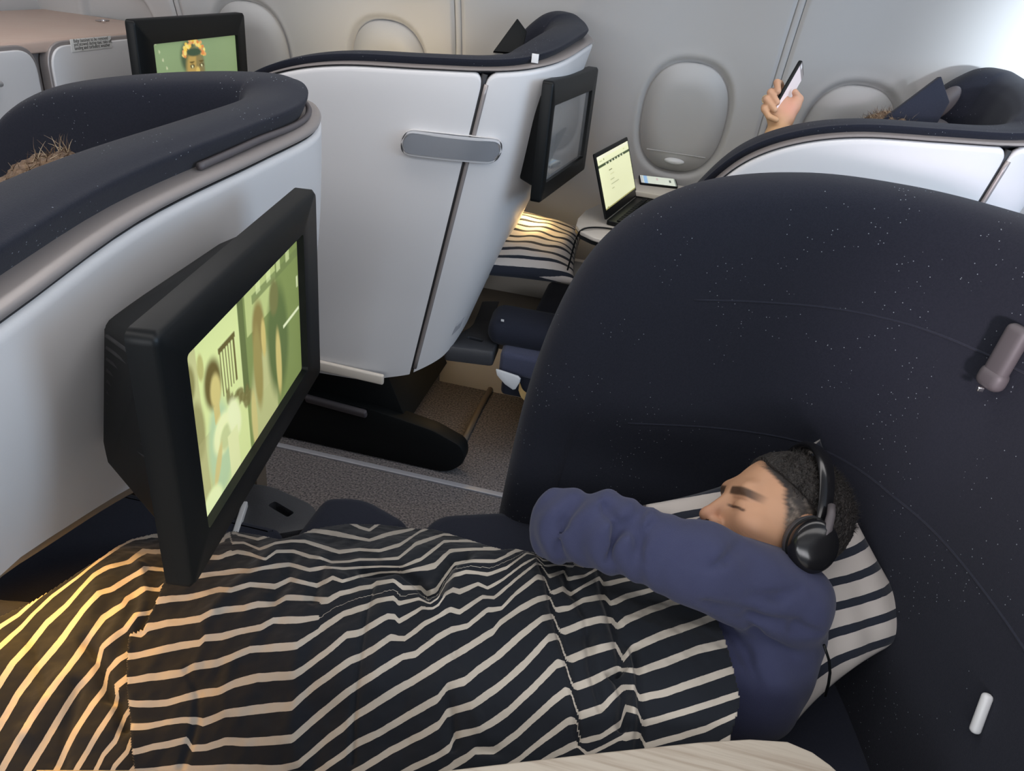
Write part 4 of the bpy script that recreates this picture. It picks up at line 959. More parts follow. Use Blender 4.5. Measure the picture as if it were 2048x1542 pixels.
tag(pw, 'cream and navy striped pillow in the footwell behind the white shell', 'pillow', 'striped pillows')
# ------------------------------------------------------------------ people
def head_frame(px, py, d, rot, yaw, tilt):
    Hc = dep(px, py, d); iC = CAM-Hc; iC /= np.linalg.norm(iC); r = radians(rot)
    Fi = -cos(r)*cR+sin(r)*cU; Ui = sin(r)*cR+cos(r)*cU
    F = Fi*cos(radians(yaw))+iC*sin(radians(yaw)); F /= np.linalg.norm(F)
    Up = Ui-iC*tilt; Up -= F*(Up @ F); Up /= np.linalg.norm(Up)
    return Hc, np.stack([F, np.cross(Up, F), Up], 1)          # columns: forward, left, up
def head_blob(h, neck=((-.035, 0, -.09), (-.075, 0, -.20))):
    b = Blob((-.15, -.13, -.24), (.15, .13, .15), h)
    b.ell((-.018, 0, .036), (.100, .078, .090), 0.0)
    b.ell((.030, 0, -.02), (.066, .064, .085), .03); b.ell((.040, 0, -.082), (.048, .052, .036), .025)
    b.cap((.076, -.034, .026), (.076, .034, .026), .018, .018, .016)
    b.ell((.060, .046, -.022), (.026, .022, .024), .02); b.ell((.060, -.046, -.022), (.026, .022, .024), .02)
    for sg in (1, -1):
        b.ell((.101, sg*.033, .002), (.014, .019, .014), .012, True)
        b.ell((.074, sg*.033, -.001), (.0165, .0185, .0145), .004)
        b.cap((.0885, sg*.018, -.006), (.080, sg*.050, -.007), .0016, .0014, .003, True)
    b.cap((.086, 0, .016), (.110, 0, -.028), .0085, .0115, .010); b.ell((.112, 0, -.034), (.014, .0125, .012), .006)
    for sg in (1, -1):
        b.ell((.100, sg*.0145, -.040), (.013, .0085, .0085), .006); b.ell((.1075, sg*.0085, -.0475), (.006, .0042, .005), .003, True)
    b.cap((.092, -.014, -.067), (.092, .014, -.067), .0085, .0085, .008); b.cap((.088, -.018, -.078), (.088, .018, -.078), .0075, .0075, .005)
    b.ell((.080, 0, -.105), (.020, .024, .016), .012)
    for sg in (1, -1): b.ell((-.012, sg*.079, -.008), (.019, .009, .032), .006)
    b.cap(neck[0], neck[1], .058, .062, .03)
    return b
def hair_edge(z): return np.interp(z, (-.09, -.06, -.03, 0.0, .02, .035, .05, .062, .075, .10, .13), (-.06, -.045, .004, .020, .026, .034, .036, .052, .066, .058, .02))
def lerp(a, b, t): t = np.asarray(t)[:, None]; return a*(1-t)+np.array(b)*t
# --- the sleeper
man = empty('person', (0.15, 0.9, 0.49), 'man in a navy sweater and black headphones asleep on his side', 'person')
Hc, HR = head_frame(1548, 1050, 1.19, 26, 5, .18); HR = HR*0.965
b = head_blob(.0019); V, F = b.mesh(); V = smooth_verts(V, F, 2)
x, y, z = V.T; ay = np.abs(y)
col = np.tile(np.array((0.47, 0.262, 0.155)), (len(V), 1)); nz = vnoise(y*60, z*60, 11)
col = col*(1+0.03*nz[:, None])
col = lerp(col, (0.52, 0.24, 0.165), 0.55*np.exp(-((x-.112)**2+y**2+(z+.036)**2)/.022**2)); col = lerp(col, (0.50, 0.25, 0.16), 0.35*np.exp(-((x-.075)**2+(ay-.045)**2+(z+.03)**2)/.025**2))
stub = sstep(-.030, -.055, z)*sstep(.0, .03, x)*(0.22+0.12*np.sign(np.sin(900*y+700*z))); col = lerp(col, (0.16, 0.10, 0.07), np.clip(stub, 0, 1)*(1-np.exp(-((x-.105)**2+(z+.04)**2+y**2)/.018**2)))
col = lerp(col, (0.04, 0.022, 0.014), 0.9*sstep(.0085, .0045, np.hypot(z-(.021+.06*np.clip(ay-.034, -.02, .0)-.08*np.clip(ay-.046, 0, 1)), 0))*sstep(.008, .014, ay)*sstep(.062, .050, ay)*(x > .05))
lash = sstep(.0030, .0012, np.abs(z+.0062+.15*np.clip(ay-.040, 0, 1)-.10*np.clip(.026-ay, 0, 1)))*sstep(.012, .017, ay)*sstep(.058, .052, ay)*(x > .05); col = lerp(col, (0.05, 0.024, 0.016), 0.85*lash)
lid = np.exp(-((z-.010)/.0022)**2)*sstep(.014, .02, ay)*sstep(.054, .046, ay)*(x > .05); col = lerp(col, (0.27, 0.13, 0.08), 0.5*lid)
mous = sstep(-.053, -.056, z)*sstep(-.066, -.062, z)*sstep(.030, .022, ay)*(x > .07); col = lerp(col, (0.035, 0.022, 0.016), 0.85*mous)
lips = sstep(-.064, -.067, z)*sstep(-.086, -.080, z)*sstep(.024, .016, ay)*(x > .08); col = lerp(col, (0.36, 0.14, 0.11), 0.7*lips)
nost = ((np.abs(x-.1075) < .008) & (np.abs(ay-.0085) < .0055) & (z < -.041) & (z > -.05)); col = lerp(col, (0.03, 0.012, 0.01), 0.9*nost)
he = hair_edge(z)+.0011*vnoise(z*900, y*600, 4)
hm = sstep(.007, -.006, x-he)*(ay < .2); ear = ((x+.012)/.024)**2+((z+.008)/.037)**2 < 1
hm = np.where(ear & (ay > .076), 0, hm)
dark = sstep(-.025, .050, z+.012*vnoise(x*300, z*300, 8)); dark = np.maximum(dark, sstep(.0, -.06, x)*0.8)
gray = 0.5+0.5*np.sin(1400*x+2.5*np.sin(500*z))*np.sin(900*z+300*y)
hc = lerp(np.tile(np.array((0.23, 0.185, 0.15)), (len(V), 1))*(0.7+0.6*gray[:, None]), (0.022, 0.018, 0.016), np.clip(dark, 0, 1))
col = col*(1-hm[:, None])+hc*hm[:, None]
Vw = V @ HR.T + Hc
body = mesh_obj('body', Vw, F, M['skin'], None, True, {'Col': np.clip(col, 0, 1)}); put(body, man)
# dark hair, longer on top
b = Blob((-.15, -.11, -.06), (.12, .11, .16), .0022); b.ell((-.018, 0, .036), (.105, .0825, .096), 0)
X, Y, Z = b.grid(); nzz = .0012*np.sin(330*X+2*np.sin(200*Y))*np.sin(260*Y+1.5*np.sin(240*Z))+.0012*np.sin(700*X+500*Z)*np.sin(620*Y)
hz = np.interp(Z, (-.06, .0, .03, .05, .065, .08, .095, .14), (-.09, -.06, -.03, .006, .036, .062, .064, .02))
b.d = np.maximum(b.d+nzz.astype(np.float32), (X-hz+.6*nzz).astype(np.float32))
b.d = np.maximum(b.d, (-(Z-.034+1.1*np.clip(-X-.01, 0, 1)))*.7)
Vh, Fh = b.mesh(); put(mesh_obj('hair', Vh @ HR.T + Hc, Fh, M['hair_dark']), man)
def strands(name, base, dirs, length, rad, m, parent, curl=0.3, seed=1, seg=4):
    r = np.random.RandomState(seed); V = []; F = []
    for p, d in zip(base, dirs):
        d = d/np.linalg.norm(d); L = length*r.uniform(.55, 1.2); side = np.cross(d, r.normal(size=3)); side /= np.linalg.norm(side)+1e-9; s2 = np.cross(d, side); k0 = len(V)
        cv = side*r.normal()*curl
        for i in range(seg+1):
            t = i/seg; c = p + d*L*t + cv*L*t*t; rr = rad*(1-.85*t)
            for a in range(3): V.append(c+side*rr*cos(2.1*a)+s2*rr*sin(2.1*a))
        for i in range(seg):
            for a in range(3): F.append((k0+i*3+a, k0+i*3+(a+1) % 3, k0+(i+1)*3+(a+1) % 3, k0+(i+1)*3+a))
    o = mesh_obj(name, V, F, m)
    if parent is not None: put(o, parent)
    return o
rs = np.random.RandomState(5); bp = []; bd = []
while len(bp) < 2600:
    d = rs.normal(size=3); d /= np.linalg.norm(d); p = np.array((-.018, 0, .036))+d*np.array((.104, .082, .095))
    if p[2] > .042 and p[0] < hair_edge(np.array(p[2]))-.010: bp.append(HR @ p+Hc); bd.append(HR @ (d+np.array((.1, 0, .2))+.5*rs.normal(size=3)))
hs = strands('hair_tips', bp, bd, .010, .0005, M['hair_dark'], man, .4, 3, 3); hs['kind'] = 'stuff'

# sweater: near arm thrown across the chest, chest and back
S_ = dep(1572, 1200, 1.115); E1 = dep(1400, 1130, 1.07); E2 = dep(1215, 1062, 1.10); E3 = dep(1135, 1050, 1.13)
b = Blob((-.36, .50, .36), (.56, 1.34, 1.02), .0045)
b.cap(S_, E1, .069, .060, .02); b.cap(E1, E2, .058, .053, .02); b.cap(E2, E3, .053, .050, .02)
b.cap(E3, dep(1120, 1075, 1.27), .050, .042, .02); b.cap(dep(1124, 1014, 1.13), dep(1108, 1082, 1.14), .028, .030, .015)
ch = dep(1465, 1330, 1.20); b.cap(ch, (-0.08, .86, .56), .115, .09, .04); b.cap(dep(1565, 1262, 1.17), dep(1490, 1375, 1.18), .066, .070, .04)
b.ell(dep(1480, 1120, 1.20), (.10, .09, .07), .04)
# creases gathering at the armpit and along the sleeve
for pts, r_ in (([(1412, 1203), (1500, 1232), (1590, 1252), (1640, 1268)], .0075), ([(1425, 1215), (1510, 1262), (1590, 1310)], .006), ([(1440, 1240), (1490, 1310), (1520, 1380)], .006),
                ([(1290, 1010), (1272, 1060), (1285, 1120)], .0055), ([(1315, 1012), (1300, 1050)], .004), ([(1190, 990), (1235, 1050), (1215, 1120)], .005), ([(1160, 1000), (1130, 1050), (1120, 1105)], .005), ([(1490, 1080), (1450, 1120), (1420, 1135)], .004), ([(1600, 1180), (1560, 1195), (1500, 1190)], .004)):
    for (x0, y0), (x1, y1) in zip(pts, pts[1:]):
        # depth of the sleeve surface along the view ray
        def surf(px, py):
            for t in np.arange(.85, 1.35, .004):
                q = ((dep(px, py, t)-b.lo)/b.h).astype(int)
                if (q >= 0).all() and (q < b.n).all() and b.d[tuple(q)] < 0: return dep(px, py, t)
            return dep(px, py, 1.1)
        k_ = pts.index((x0, y0)); m_ = len(pts)-1; ra, rb_ = (r_*(.25+.75*sin(pi*q_/m_)) for q_ in (k_, k_+1))
        va, vb = surf(x0, y0), surf(x1, y1); ca = (CAM-va)/np.linalg.norm(CAM-va); b.cap(va+ca*ra*.35, vb+ca*rb_*.35, ra, rb_, .014, True)
X, Y, Z = b.grid(); axv = (E3-E1)/np.linalg.norm(E3-E1); ua = (X-E1[0])*axv[0]+(Y-E1[1])*axv[1]+(Z-E1[2])*axv[2]; wr_ = sstep(.0, .10, ua)*(Z > .70)
b.d += (wr_*.0028*np.sin(175*ua+2.5*np.sin(38*Z+20*Y)+1.5*np.sin(25*X))).astype(np.float32)
b.d += (.0022*np.sin(55*X+20*Z+2*np.sin(30*Y))*np.sin(40*Y-18*X)).astype(np.float32)
V, F = b.mesh(); V = smooth_verts(V, F, 3); put(mesh_obj('sweater', V, F, M['sweater']), man)
# trousers under the blanket
b = Blob((-1.2, .45, .40), (.05, 1.05, .74), .009)
b.cap((-.06, .87, .56), (-.50, .80, .545), .08, .055, .02); b.cap((-.06, .80, .55), (-.45, .74, .54), .075, .055, .02); b.cap((-.50, .80, .545), (-.88, .68, .52), .05, .036, .02); b.cap((-.45, .74, .54), (-.85, .62, .52), .05, .036, .02); b.cap((-.88, .68, .52), (-1.0, .68, .525), .036, .032, .02); b.cap((-.85, .62, .52), (-.98, .62, .525), .036, .032, .02)
V, F = b.mesh(); put(mesh_obj('trousers', V, F, M['navy_plain']), man)

# headphones
hp = empty('headphones', Hc, 'black over-ear headphones worn by the sleeping man', 'headphones')
def LH(p): return HR @ np.array(p, float) + Hc
def lathe(name, prof, cen, axis, m, parent, sx=1.0, n=40, upv=(0, 0, 1)):
    """prof: (radius, height along axis); oval scaled by sx across"""
    axis = np.array(axis, float); axis /= np.linalg.norm(axis); up = np.array(upv, float); up -= axis*(up @ axis); up /= np.linalg.norm(up); sd_ = np.cross(up, axis)
    g = np.array([[cen+axis*h+up*r*cos(2*pi*k/n)+sd_*r*sx*sin(2*pi*k/n) for r, h in prof] for k in range(n)])
    o = sheet(name, g, m, None, None, True)
    put(o, parent); return o
cup = LH((-.016, .090, -.016)); ax = HR @ np.array((.10, 1.0, -.16)); uph = HR[:, 2]
lathe('ear_cushion', [(.016, -.012), (.030, -.015), (.040, -.011), (.043, 0), (.041, .009), (.034, .012), (.020, .012)], cup, ax, M['leather'], hp, .84, 40, uph)
cp_ = lathe('ear_cup', [(.030, .010), (.0405, .011), (.0415, .016), (.0415, .022), (.039, .030), (.030, .036), (.015, .038), (0.0, .038)], cup, ax, M['gloss'], hp, .84, 40, uph)
put2(lathe('cup_ring', [(.0400, .009), (.0426, .010), (.0426, .0135), (.0400, .0145)], cup, ax, M['black'], hp, .84, 40, uph), cp_)
arc = [(-.020+.012*sin(t), .104*cos(t)*(1-.05*sin(t)), .005+.142*sin(t)) for t in np.linspace(-.05, pi+.05, 41)]
bandpts = [LH(p) for p in arc]
# flat band: sweep an oblong section
ga = []
for i, p in enumerate(bandpts):
    t = bandpts[min(i+1, 40)]-bandpts[max(i-1, 0)]; t /= np.linalg.norm(t); wv = HR[:, 0]; o_ = np.cross(t, wv); wd = .010+.006*sin(pi*i/40); th = .0035+.004*sin(pi*i/40)
    ga.append([p+wv*wd*cos(a)*(abs(cos(a))**-.3 if abs(cos(a)) > .05 else 1)+o_*th*sin(a) for a in np.linspace(0, 2*pi, 17)])
sheet('headband', np.array(ga), M['gloss'], hp)
tube('yoke', [LH((-.016, .122, -.016)), LH((-.017, .126, .012)), LH((-.018, .120, .034)), LH((-.019, .110, .050))], .0075, M['grey'], hp, 10, lambda t: 1-.25*t)
cup2 = LH((-.016, -.090, -.016)); lathe('ear_cup', [(.030, -.012), (.043, 0), (.0415, .022), (.030, .036), (0, .038)], cup2, HR @ np.array((.10, -1, -.16)), M['gloss'], hp, .84, 30, uph)
tube('headphone_cable', [tuple(dep(x_, y_, d_)) for x_, y_, d_ in ((1648, 1290, 1.08), (1658, 1320, 1.09), (1660, 1345, 1.105), (1657, 1368, 1.12), (1650, 1392, 1.13))], .0022, M['black'], hp, 6)

# --- passenger in the seat ahead, only the top of the head shows
pa_ = empty('person', (-0.85, 0.88, 0.48), 'passenger in the seat ahead, only tousled fair hair showing above the navy rim', 'person')
hcen = onx(135, 492, -0.80)
HRa = np.stack([np.array((-.97, .10, .22)), np.array((-.10, -.995, .0)), np.array((.22, -.02, .975))], 1)
HRa, _ = np.linalg.qr(HRa); HRa = HRa*np.sign(np.sum(HRa*np.stack([np.array((-.97, .10, .22)), np.array((-.10, -.995, .0)), np.array((.22, -.02, .975))], 1), 0))
b = head_blob(.0042); V, F = b.mesh(); V = V*1.0
body = mesh_obj('body', V @ HRa.T+hcen, F, M['skin'], None, True, {'Col': np.tile(np.array((.48, .24, .15)), (len(V), 1))}); put(body, pa_)
b = Blob((-.16, -.12, -.08), (.13, .12, .17), .004); b.ell((-.018, 0, .036), (.110, .088, .100), 0); X, Y, Z = b.grid(); b.d = np.maximum(b.d+(.004*np.sin(200*X+3*np.sin(120*Y))*np.sin(180*Y)).astype(np.float32), (X-np.interp(Z, (-.08, 0, .05, .08, .15), (-.05, .0, .04, .07, .06))).astype(np.float32))
Vh, Fh = b.mesh(); put(mesh_obj('hair', Vh @ HRa.T+hcen, Fh, M['hair_blond']), pa_)
bp = []; bd = []
while len(bp) < 1500:
    d = rs.normal(size=3); d /= np.linalg.norm(d); p = np.array((-.018, 0, .036))+d*np.array((.108, .086, .098))
    if p[2] > .02 and p[0] < .07: bp.append(HRa @ p+hcen); bd.append(HRa @ (d*.35+np.array((-1.0, .1, .1))+.22*rs.normal(size=3)))
for k in range(24):
    p = np.array((.02, -.03+.06*rs.rand(), .128)); bp.append(HRa @ p+hcen); bd.append(HRa @ (np.array((.5, .2*rs.normal(), 1.0))+.25*rs.normal(size=3)))
for q_, mm in enumerate(('hair_blond', 'hair_brown', 'hair_ash')):
    hs = strands('hair_strands', bp[q_::3], bd[q_::3], .022, .0009, M[mm], pa_, .5, 4+q_, 4); hs['kind'] = 'stuff'
b = Blob((-1.6, .55, .40), (-.55, 1.28, 1.15), .012); b.cap(hcen+np.array((-.03, 0, -.14)), hcen+np.array((-.12, 0, -.20)), .055, .06, .03); b.cap(hcen+np.array((-.20, -.13, -.21)), hcen+np.array((-.20, .13, -.21)), .07, .07, .05); b.cap(hcen+np.array((-.24, 0, -.25)), (-1.25, .92, .66), .12, .12, .06); b.cap((-1.25, .84, .62), (-1.50, .80, .60), .075, .06, .04); b.cap((-1.25, 1.0, .62), (-1.50, 1.0, .60), .075, .06, .04)
V, F = b.mesh(); put(mesh_obj('clothes', smooth_verts(V, F, 2), F, M['navy_light']), pa_)

# --- passenger by the window holding a phone up
pd_ = empty('person', (0.62, 2.28, 0.48), 'passenger behind the pale shell, raised hand holding a phone and some fair hair', 'person')
h0 = ony(1565, 200, 2.12); dH = (h0-CAM) @ cf
def HZ(zx, zy, c=0): return dep(1480+zx/8.12, 110+zy/8.12, dH-c*.001)
hd = ony(1778, 262, 2.33)+np.array((0, 0, -.065))
b = Blob((.12, 1.98, .74), (.90, 2.60, 1.46), .0028)
elbow = np.array((.43, 2.20, .93)); wr = HZ(640, 1110, -22)
b.cap(wr, HZ(600, 1350, -24), .0245, .030, .01); b.cap(HZ(600, 1350, -24), elbow, .030, .042, .02); b.cap(elbow, hd+np.array((.06, -.16, -.26)), .045, .055, .03)
b.cap(hd+np.array((.06, -.15, -.28)), hd+np.array((.06, .15, -.28)), .06, .06, .04); b.cap(hd+np.array((.05, 0, -.12)), hd+np.array((.06, 0, -.26)), .055, .06, .03)
b.ell(hd, (.098, .078, .108), .02); b.ell(hd+np.array((-.05, 0, -.04)), (.06, .06, .07), .02)
# palm and thenar
b.cap(HZ(640, 1080, -24), HZ(560, 820, -26), .024, .020, .012); b.cap(HZ(700, 1040, -26), HZ(650, 700, -34), .024, .019, .012); b.cap(HZ(720, 1030, -26), HZ(850, 830, -26), .023, .021, .012); b.cap(HZ(560, 1010, -22), HZ(470, 880, -20), .019, .015, .010)
fing = [[(690, 600, -34), (640, 470, -22), (603, 448, 0), (618, 590, 14)], [(600, 690, -32), (520, 600, -18), (497, 605, 2), (603, 770, 17)], [(535, 790, -28), (450, 720, -16), (432, 722, 2), (560, 892, 17)], [(480, 900, -22), (405, 850, -12), (400, 880, 2), (470, 1000, 8), (590, 1055, 12)]]
for fg in fing:
    rr = [.0105, .0100, .0090, .0078, .0072]
    for i in range(len(fg)-1): b.cap(HZ(*fg[i]), HZ(*fg[i+1]), rr[i], rr[i+1], .0025)
b.cap(HZ(850, 860, -24), HZ(955, 720, -20), .0165, .0120, .008); b.cap(HZ(955, 720, -20), HZ(895, 605, -10), .0115, .0085, .003)
V, F = b.mesh(); V = smooth_verts(V, F, 1)
col = np.tile(np.array((.50, .285, .18)), (len(V), 1)); dd = np.linalg.norm(V-HZ(800, 880, 0), axis=1); col = lerp(col, (.62, .27, .22), .7*np.exp(-(dd/.035)**2))
dn = np.linalg.norm(V-HZ(520, 1250, -20), axis=1); col = lerp(col, (.56, .36, .14), .5*np.exp(-(dn/.06)**2))
body = mesh_obj('body', V, F, M['skin'], None, True, {'Col': col}); put(body, pd_)
b = Blob(hd-.16, hd+.17, .004); b.ell(hd, (.107, .086, .116), 0); X, Y, Z = b.grid(); b.d = np.maximum(b.d+(.004*np.sin(210*X+2*np.sin(130*Y))*np.sin(190*Y)).astype(np.float32), (hd[2]-.01-Z-(X-hd[0])*.6).astype(np.float32))
Vh, Fh = b.mesh(); put(mesh_obj('hair', Vh, Fh, M['hair_blond']), pd_)
bp = []; bd = []
while len(bp) < 900:
    d = rs.normal(size=3); d /= np.linalg.norm(d)
    if d[2] > .2: bp.append(hd+d*np.array((.104, .083, .112))); bd.append(d*.6+np.array((-.3, 0, .35))+.5*rs.normal(size=3))
for q_, mm in enumerate(('hair_blond', 'hair_brown', 'hair_ash')):
    hs = strands('hair_strands', bp[q_::3], bd[q_::3], .020, .0009, M[mm], pd_, .6, 6+q_, 3); hs['kind'] = 'stuff'
b = Blob((.30, 2.02, .42), (1.0, 2.58, 1.12), .012); b.cap(hd+np.array((.07, -.15, -.30)), hd+np.array((.07, .15, -.30)), .075, .075, .05); b.cap(hd+np.array((.06, 0, -.33)), (.62, 2.3, .60), .15, .15, .06); b.cap((.60, 2.22, .60), (.36, 2.22, .58), .08, .07, .04); b.cap((.60, 2.40, .60), (.36, 2.40, .58), .08, .07, .04)
V, F = b.mesh(); put(mesh_obj('clothes', smooth_verts(V, F, 2), F, M['navy_light']), pd_)
rg = lathe('ring', [(.0098, -.0018), (.0112, -.0018), (.0112, .0018), (.0098, .0018), (.0098, -.0018)], HZ(428, 722, -8), HZ(432, 722, 2)-HZ(450, 720, -16), M['gold'], pd_, 1.0, 24, cU)
# the phone in that hand
ph = empty('smartphone', HZ(787, 580, -20), 'dark smartphone with a pale screen in a raised hand', 'phone', 'smartphones')
la = HZ(1005, 205, -20)-HZ(572, 962, -20); Lp = np.linalg.norm(la); la /= Lp; iC = CAM-HZ(787, 580); iC /= np.linalg.norm(iC); pr = np.cross(la, iC); pr /= np.linalg.norm(pr)
wv = .31*pr-.95*iC; wv -= la*(wv @ la); wv /= np.linalg.norm(wv); nv = np.cross(wv, la)
if nv @ iC < 0: nv = -nv
pcn = HZ(787, 583, -22)
def phone_parts(root, cen, la, wv, nv, L, Wd, img):
    cen = np.array(cen); mt = Matrix(((wv[0], la[0], nv[0], cen[0]), (wv[1], la[1], nv[1], cen[1]), (wv[2], la[2], nv[2], cen[2]), (0, 0, 0, 1)))
    cse = prism('case', round_poly([(-Wd/2, -L/2), (Wd/2, -L/2), (Wd/2, L/2), (-Wd/2, L/2)], .009, 5), -.0045, .0045, M['black'], root, .002, 3, mt)
    H_, W_ = img.shape[:2]; g = np.array([[cen+wv*xx+la*yy+nv*.0049 for yy in np.linspace(L/2-.004, -L/2+.004, H_)] for xx in np.linspace(-Wd/2+.003, Wd/2-.003, W_)])
    put2(sheet('screen', g, M['screen'], None, {'Col': img.transpose(1, 0, 2).reshape(-1, 3)}), cse)
im = paint(20, 40, (.60, .53, .54)); p_rect(im, 0, 0, 1, .09, (.22, .20, .20)); p_rect(im, .1, .02, .35, .07, (.5, .5, .52))
phone_parts(ph, pcn, la, wv, nv, Lp, .070, im)
# ------------------------------------------------------------------ window seat surroundings
# table flap, window shelf
tb = empty('tray_table', (-0.02, 2.4, 0.55), 'small cream table with a rounded end carrying the laptop', 'table')
TZ = 0.885
tp = [tuple(onz(*p, TZ)[:2]) for p in ((1198, 408), (1172, 420), (1156, 436), (1152, 450), (1162, 463), (1185, 474), (1228, 487))] + [(0.22, 2.04), (0.26, 2.50), (0.0, 2.60)]
prism('top', tp, TZ-.012, TZ, M['cream'], tb, .003); prism('edge_band', [(p[0], p[1]) for p in tp], TZ-.022, TZ-.012, M['black'], tb)
prism('support', [(0.05, 2.25), (0.16, 2.25), (0.16, 2.4), (0.05, 2.4)], 0.0, TZ-.02, M['trim'], tb)
cs2 = empty('window_console', (0.2, 2.62, 0), 'cream side shelf under the window with a dark slot', 'console table')
SZ = .918
prism('top', round_poly([(-0.08, 2.56), (0.60, 2.54), (0.60, 2.74), (-0.08, 2.74)], .02), SZ-.018, SZ, M['cream'], cs2, .003)
prism('slot', [(-0.06, 2.575), (0.60, 2.56), (0.60, 2.73), (-0.06, 2.73)], SZ-.07, SZ-.018, M['gap'], cs2)
prism('body', [(-0.08, 2.565), (0.60, 2.545), (0.60, 2.74), (-0.08, 2.74)], 0.0, SZ-.07, M['cream'], cs2)
put(rbox('slot_knob', (.03, .02, .022), .008, M['grey'], Matrix.Translation(Vector(onz(1296, 395, SZ-.05)))), cs2)
# laptop
lp = empty('laptop', (-0.02, 2.38, TZ), 'open black laptop with a bright yellowish page on the cream table', 'laptop')
BLp = np.array(ony(1211, 453, 2.225)); BRp = np.array(ony(1275, 388, 2.57)); zb_ = TZ+.012; BLp[2] = BRp[2] = zb_+.004
TLp = np.array(ony(1184, 311, 2.215)); ul = BRp-BLp; wl = np.linalg.norm(ul); ul /= wl; vl = TLp-BLp; vl -= ul*(vl @ ul); hl = np.linalg.norm(vl); vl /= hl; nl = np.cross(ul, vl)
if nl @ (CAM-BLp) < 0: nl = -nl
def LP(x_, y_, z_): return BLp+ul*x_+vl*y_+nl*z_
mt = Matrix(((ul[0], vl[0], nl[0], BLp[0]), (ul[1], vl[1], nl[1], BLp[1]), (ul[2], vl[2], nl[2], BLp[2]), (0, 0, 0, 1)))
lid_ = prism('lid', round_poly([(0, 0), (wl, 0), (wl, hl), (0, hl)], .006), -.007, 0, M['black'], lp, .0015, 2, mt)
im = paint(90, 60, (.88, .90, .56)); p_rect(im, 0, 0, 1, .06, (.92, .90, .66)); p_rect(im, 0, .17, 1, .225, (.05, .08, .03)); 
for k in range(7): p_rect(im, .22+.09*k, .19, .25+.09*k, .21, (.75, .78, .55))
p_rect(im, .06, .10, .13, .115, (.45, .45, .3)); p_rect(im, .18, .09, .20, .12, (.2, .2, .15)); p_rect(im, .80, .10, .86, .112, (.5, .5, .35))
p_rect(im, .28, .33, .38, .355, (.12, .12, .08)); p_rect(im, .30, .42, .42, .43, (.6, .6, .4))
for k, (a_, b_) in enumerate(((.28, .40), (.28, .52), (.28, .36))): p_rect(im, a_, .52+.085*k, b_, .535+.085*k, (.42, .43, .3))
p_rect(im, .06, .95, .10, .965, (.3, .3, .2)); p_rect(im, 0, .975, 1, 1, (.35, .33, .12))
g = np.array([[LP(x_, y_, .0006) for y_ in np.linspace(hl-.012, .026, 60)] for x_ in np.linspace(.010, wl-.010, 90)])
put2(sheet('screen', g, M['screen'], None, {'Col': im.transpose(1, 0, 2).reshape(-1, 3)}), lid_)
bd_ = np.array((nl[0], nl[1], 0)); bd_ /= np.linalg.norm(bd_)
mb = Matrix(((ul[0], bd_[0], 0, BLp[0]), (ul[1], bd_[1], 0, BLp[1]), (ul[2], 0, 1, TZ), (0, 0, 0, 1)))
bse = prism('base', round_poly([(0, 0), (wl, 0), (wl, .235), (0, .235)], .008), .001, .014, M['black'], lp, .002, 2, mb)
kb = []
for r_ in range(5):
    for c_ in range(13):
        o = rbox('key', (wl*.058, .0145, .003), .0008, M['blackmatte'], mb @ Matrix.Translation((wl*(.07+.0715*c_), .035+.020*r_, .0155)), None, 1)
        put2(o, bse)
tube('charging_cable', [tuple(v) for v in catmull([onz(1262, 470, TZ+.004), onz(1235, 460, TZ+.004), onz(1195, 455, TZ+.006), onz(1165, 459, TZ+.004), ony(1152, 478, 2.14), ony(1143, 510, 2.15), ony(1135, 540, 2.17)], 8)], .0028, M['black'], lp, 6)
# phone lying on the window shelf
p2 = empty('smartphone', onz(1318, 366, SZ), 'black smartphone with a lit screen lying on the window shelf', 'phone', 'smartphones')
c0 = onz(1316, 364, SZ+.009); la2 = onz(1352, 368, SZ+.009)-onz(1282, 360, SZ+.009); la2 /= np.linalg.norm(la2); nv2 = np.array((0.0, -.18, .98)); nv2 -= la2*(nv2 @ la2); nv2 /= np.linalg.norm(nv2); wv2 = np.cross(la2, nv2)
im = paint(20, 40, (.66, .70, .60)); p_rect(im, 0, .80, 1, .90, (.30, .48, .72)); p_rect(im, .3, .14, .6, .2, (.1, .12, .1)); p_rect(im, 0, 0, 1, .05, (.2, .22, .2)); p_rect(im, .2, .5, .5, .55, (.6, .5, .48)); p_rect(im, 0, .92, 1, 1, (.5, .52, .5))
phone_parts(p2, c0, la2, wv2, nv2, .135, .068, im)

# seat C / D lower parts
def xz_prism(name, pts, y0, y1, m, parent, bev=.004):
    mt = Matrix(((1, 0, 0, 0), (0, 0, 1, 0), (0, 1, 0, 0), (0, 0, 0, 1)))
    return prism(name, pts, y0, y1, m, parent, bev, 2, mt)
xz_prism('base', [(-1.30, .0), (-0.80, .0), (-0.665, .15), (-0.735, .31), (-1.30, .345)], 2.03, 2.50, M['blackmatte'], seatC)
xz_prism('kick_board', round_poly([(-1.30, .004), (-0.50, .004), (-0.445, .06), (-0.455, .125), (-0.56, .165), (-0.69, .185), (-0.80, .20), (-1.30, .22)], [0, .05, .03, .03, .02, .01, 0, 0]), 1.995, 2.06, M['blackmatte'], seatC, .008)
put(rbox('step_plate', (.22, .02, .034), .008, M['grey'], frame(ony(672, 812, 1.975), (1, 0, -.06), (0, -.5, 1))), seatC)
put(rbox('lower_bumper', (.26, .016, .035), .006, M['cream'], frame(ony(690, 742, 1.93), (1, .01, -.03), (0, 0, 1))), seatC)
tube('floor_post', [tuple(ony(822, 760, 2.28)), tuple(ony(772, 822, 2.28))], .012, M['trim'], seatC)
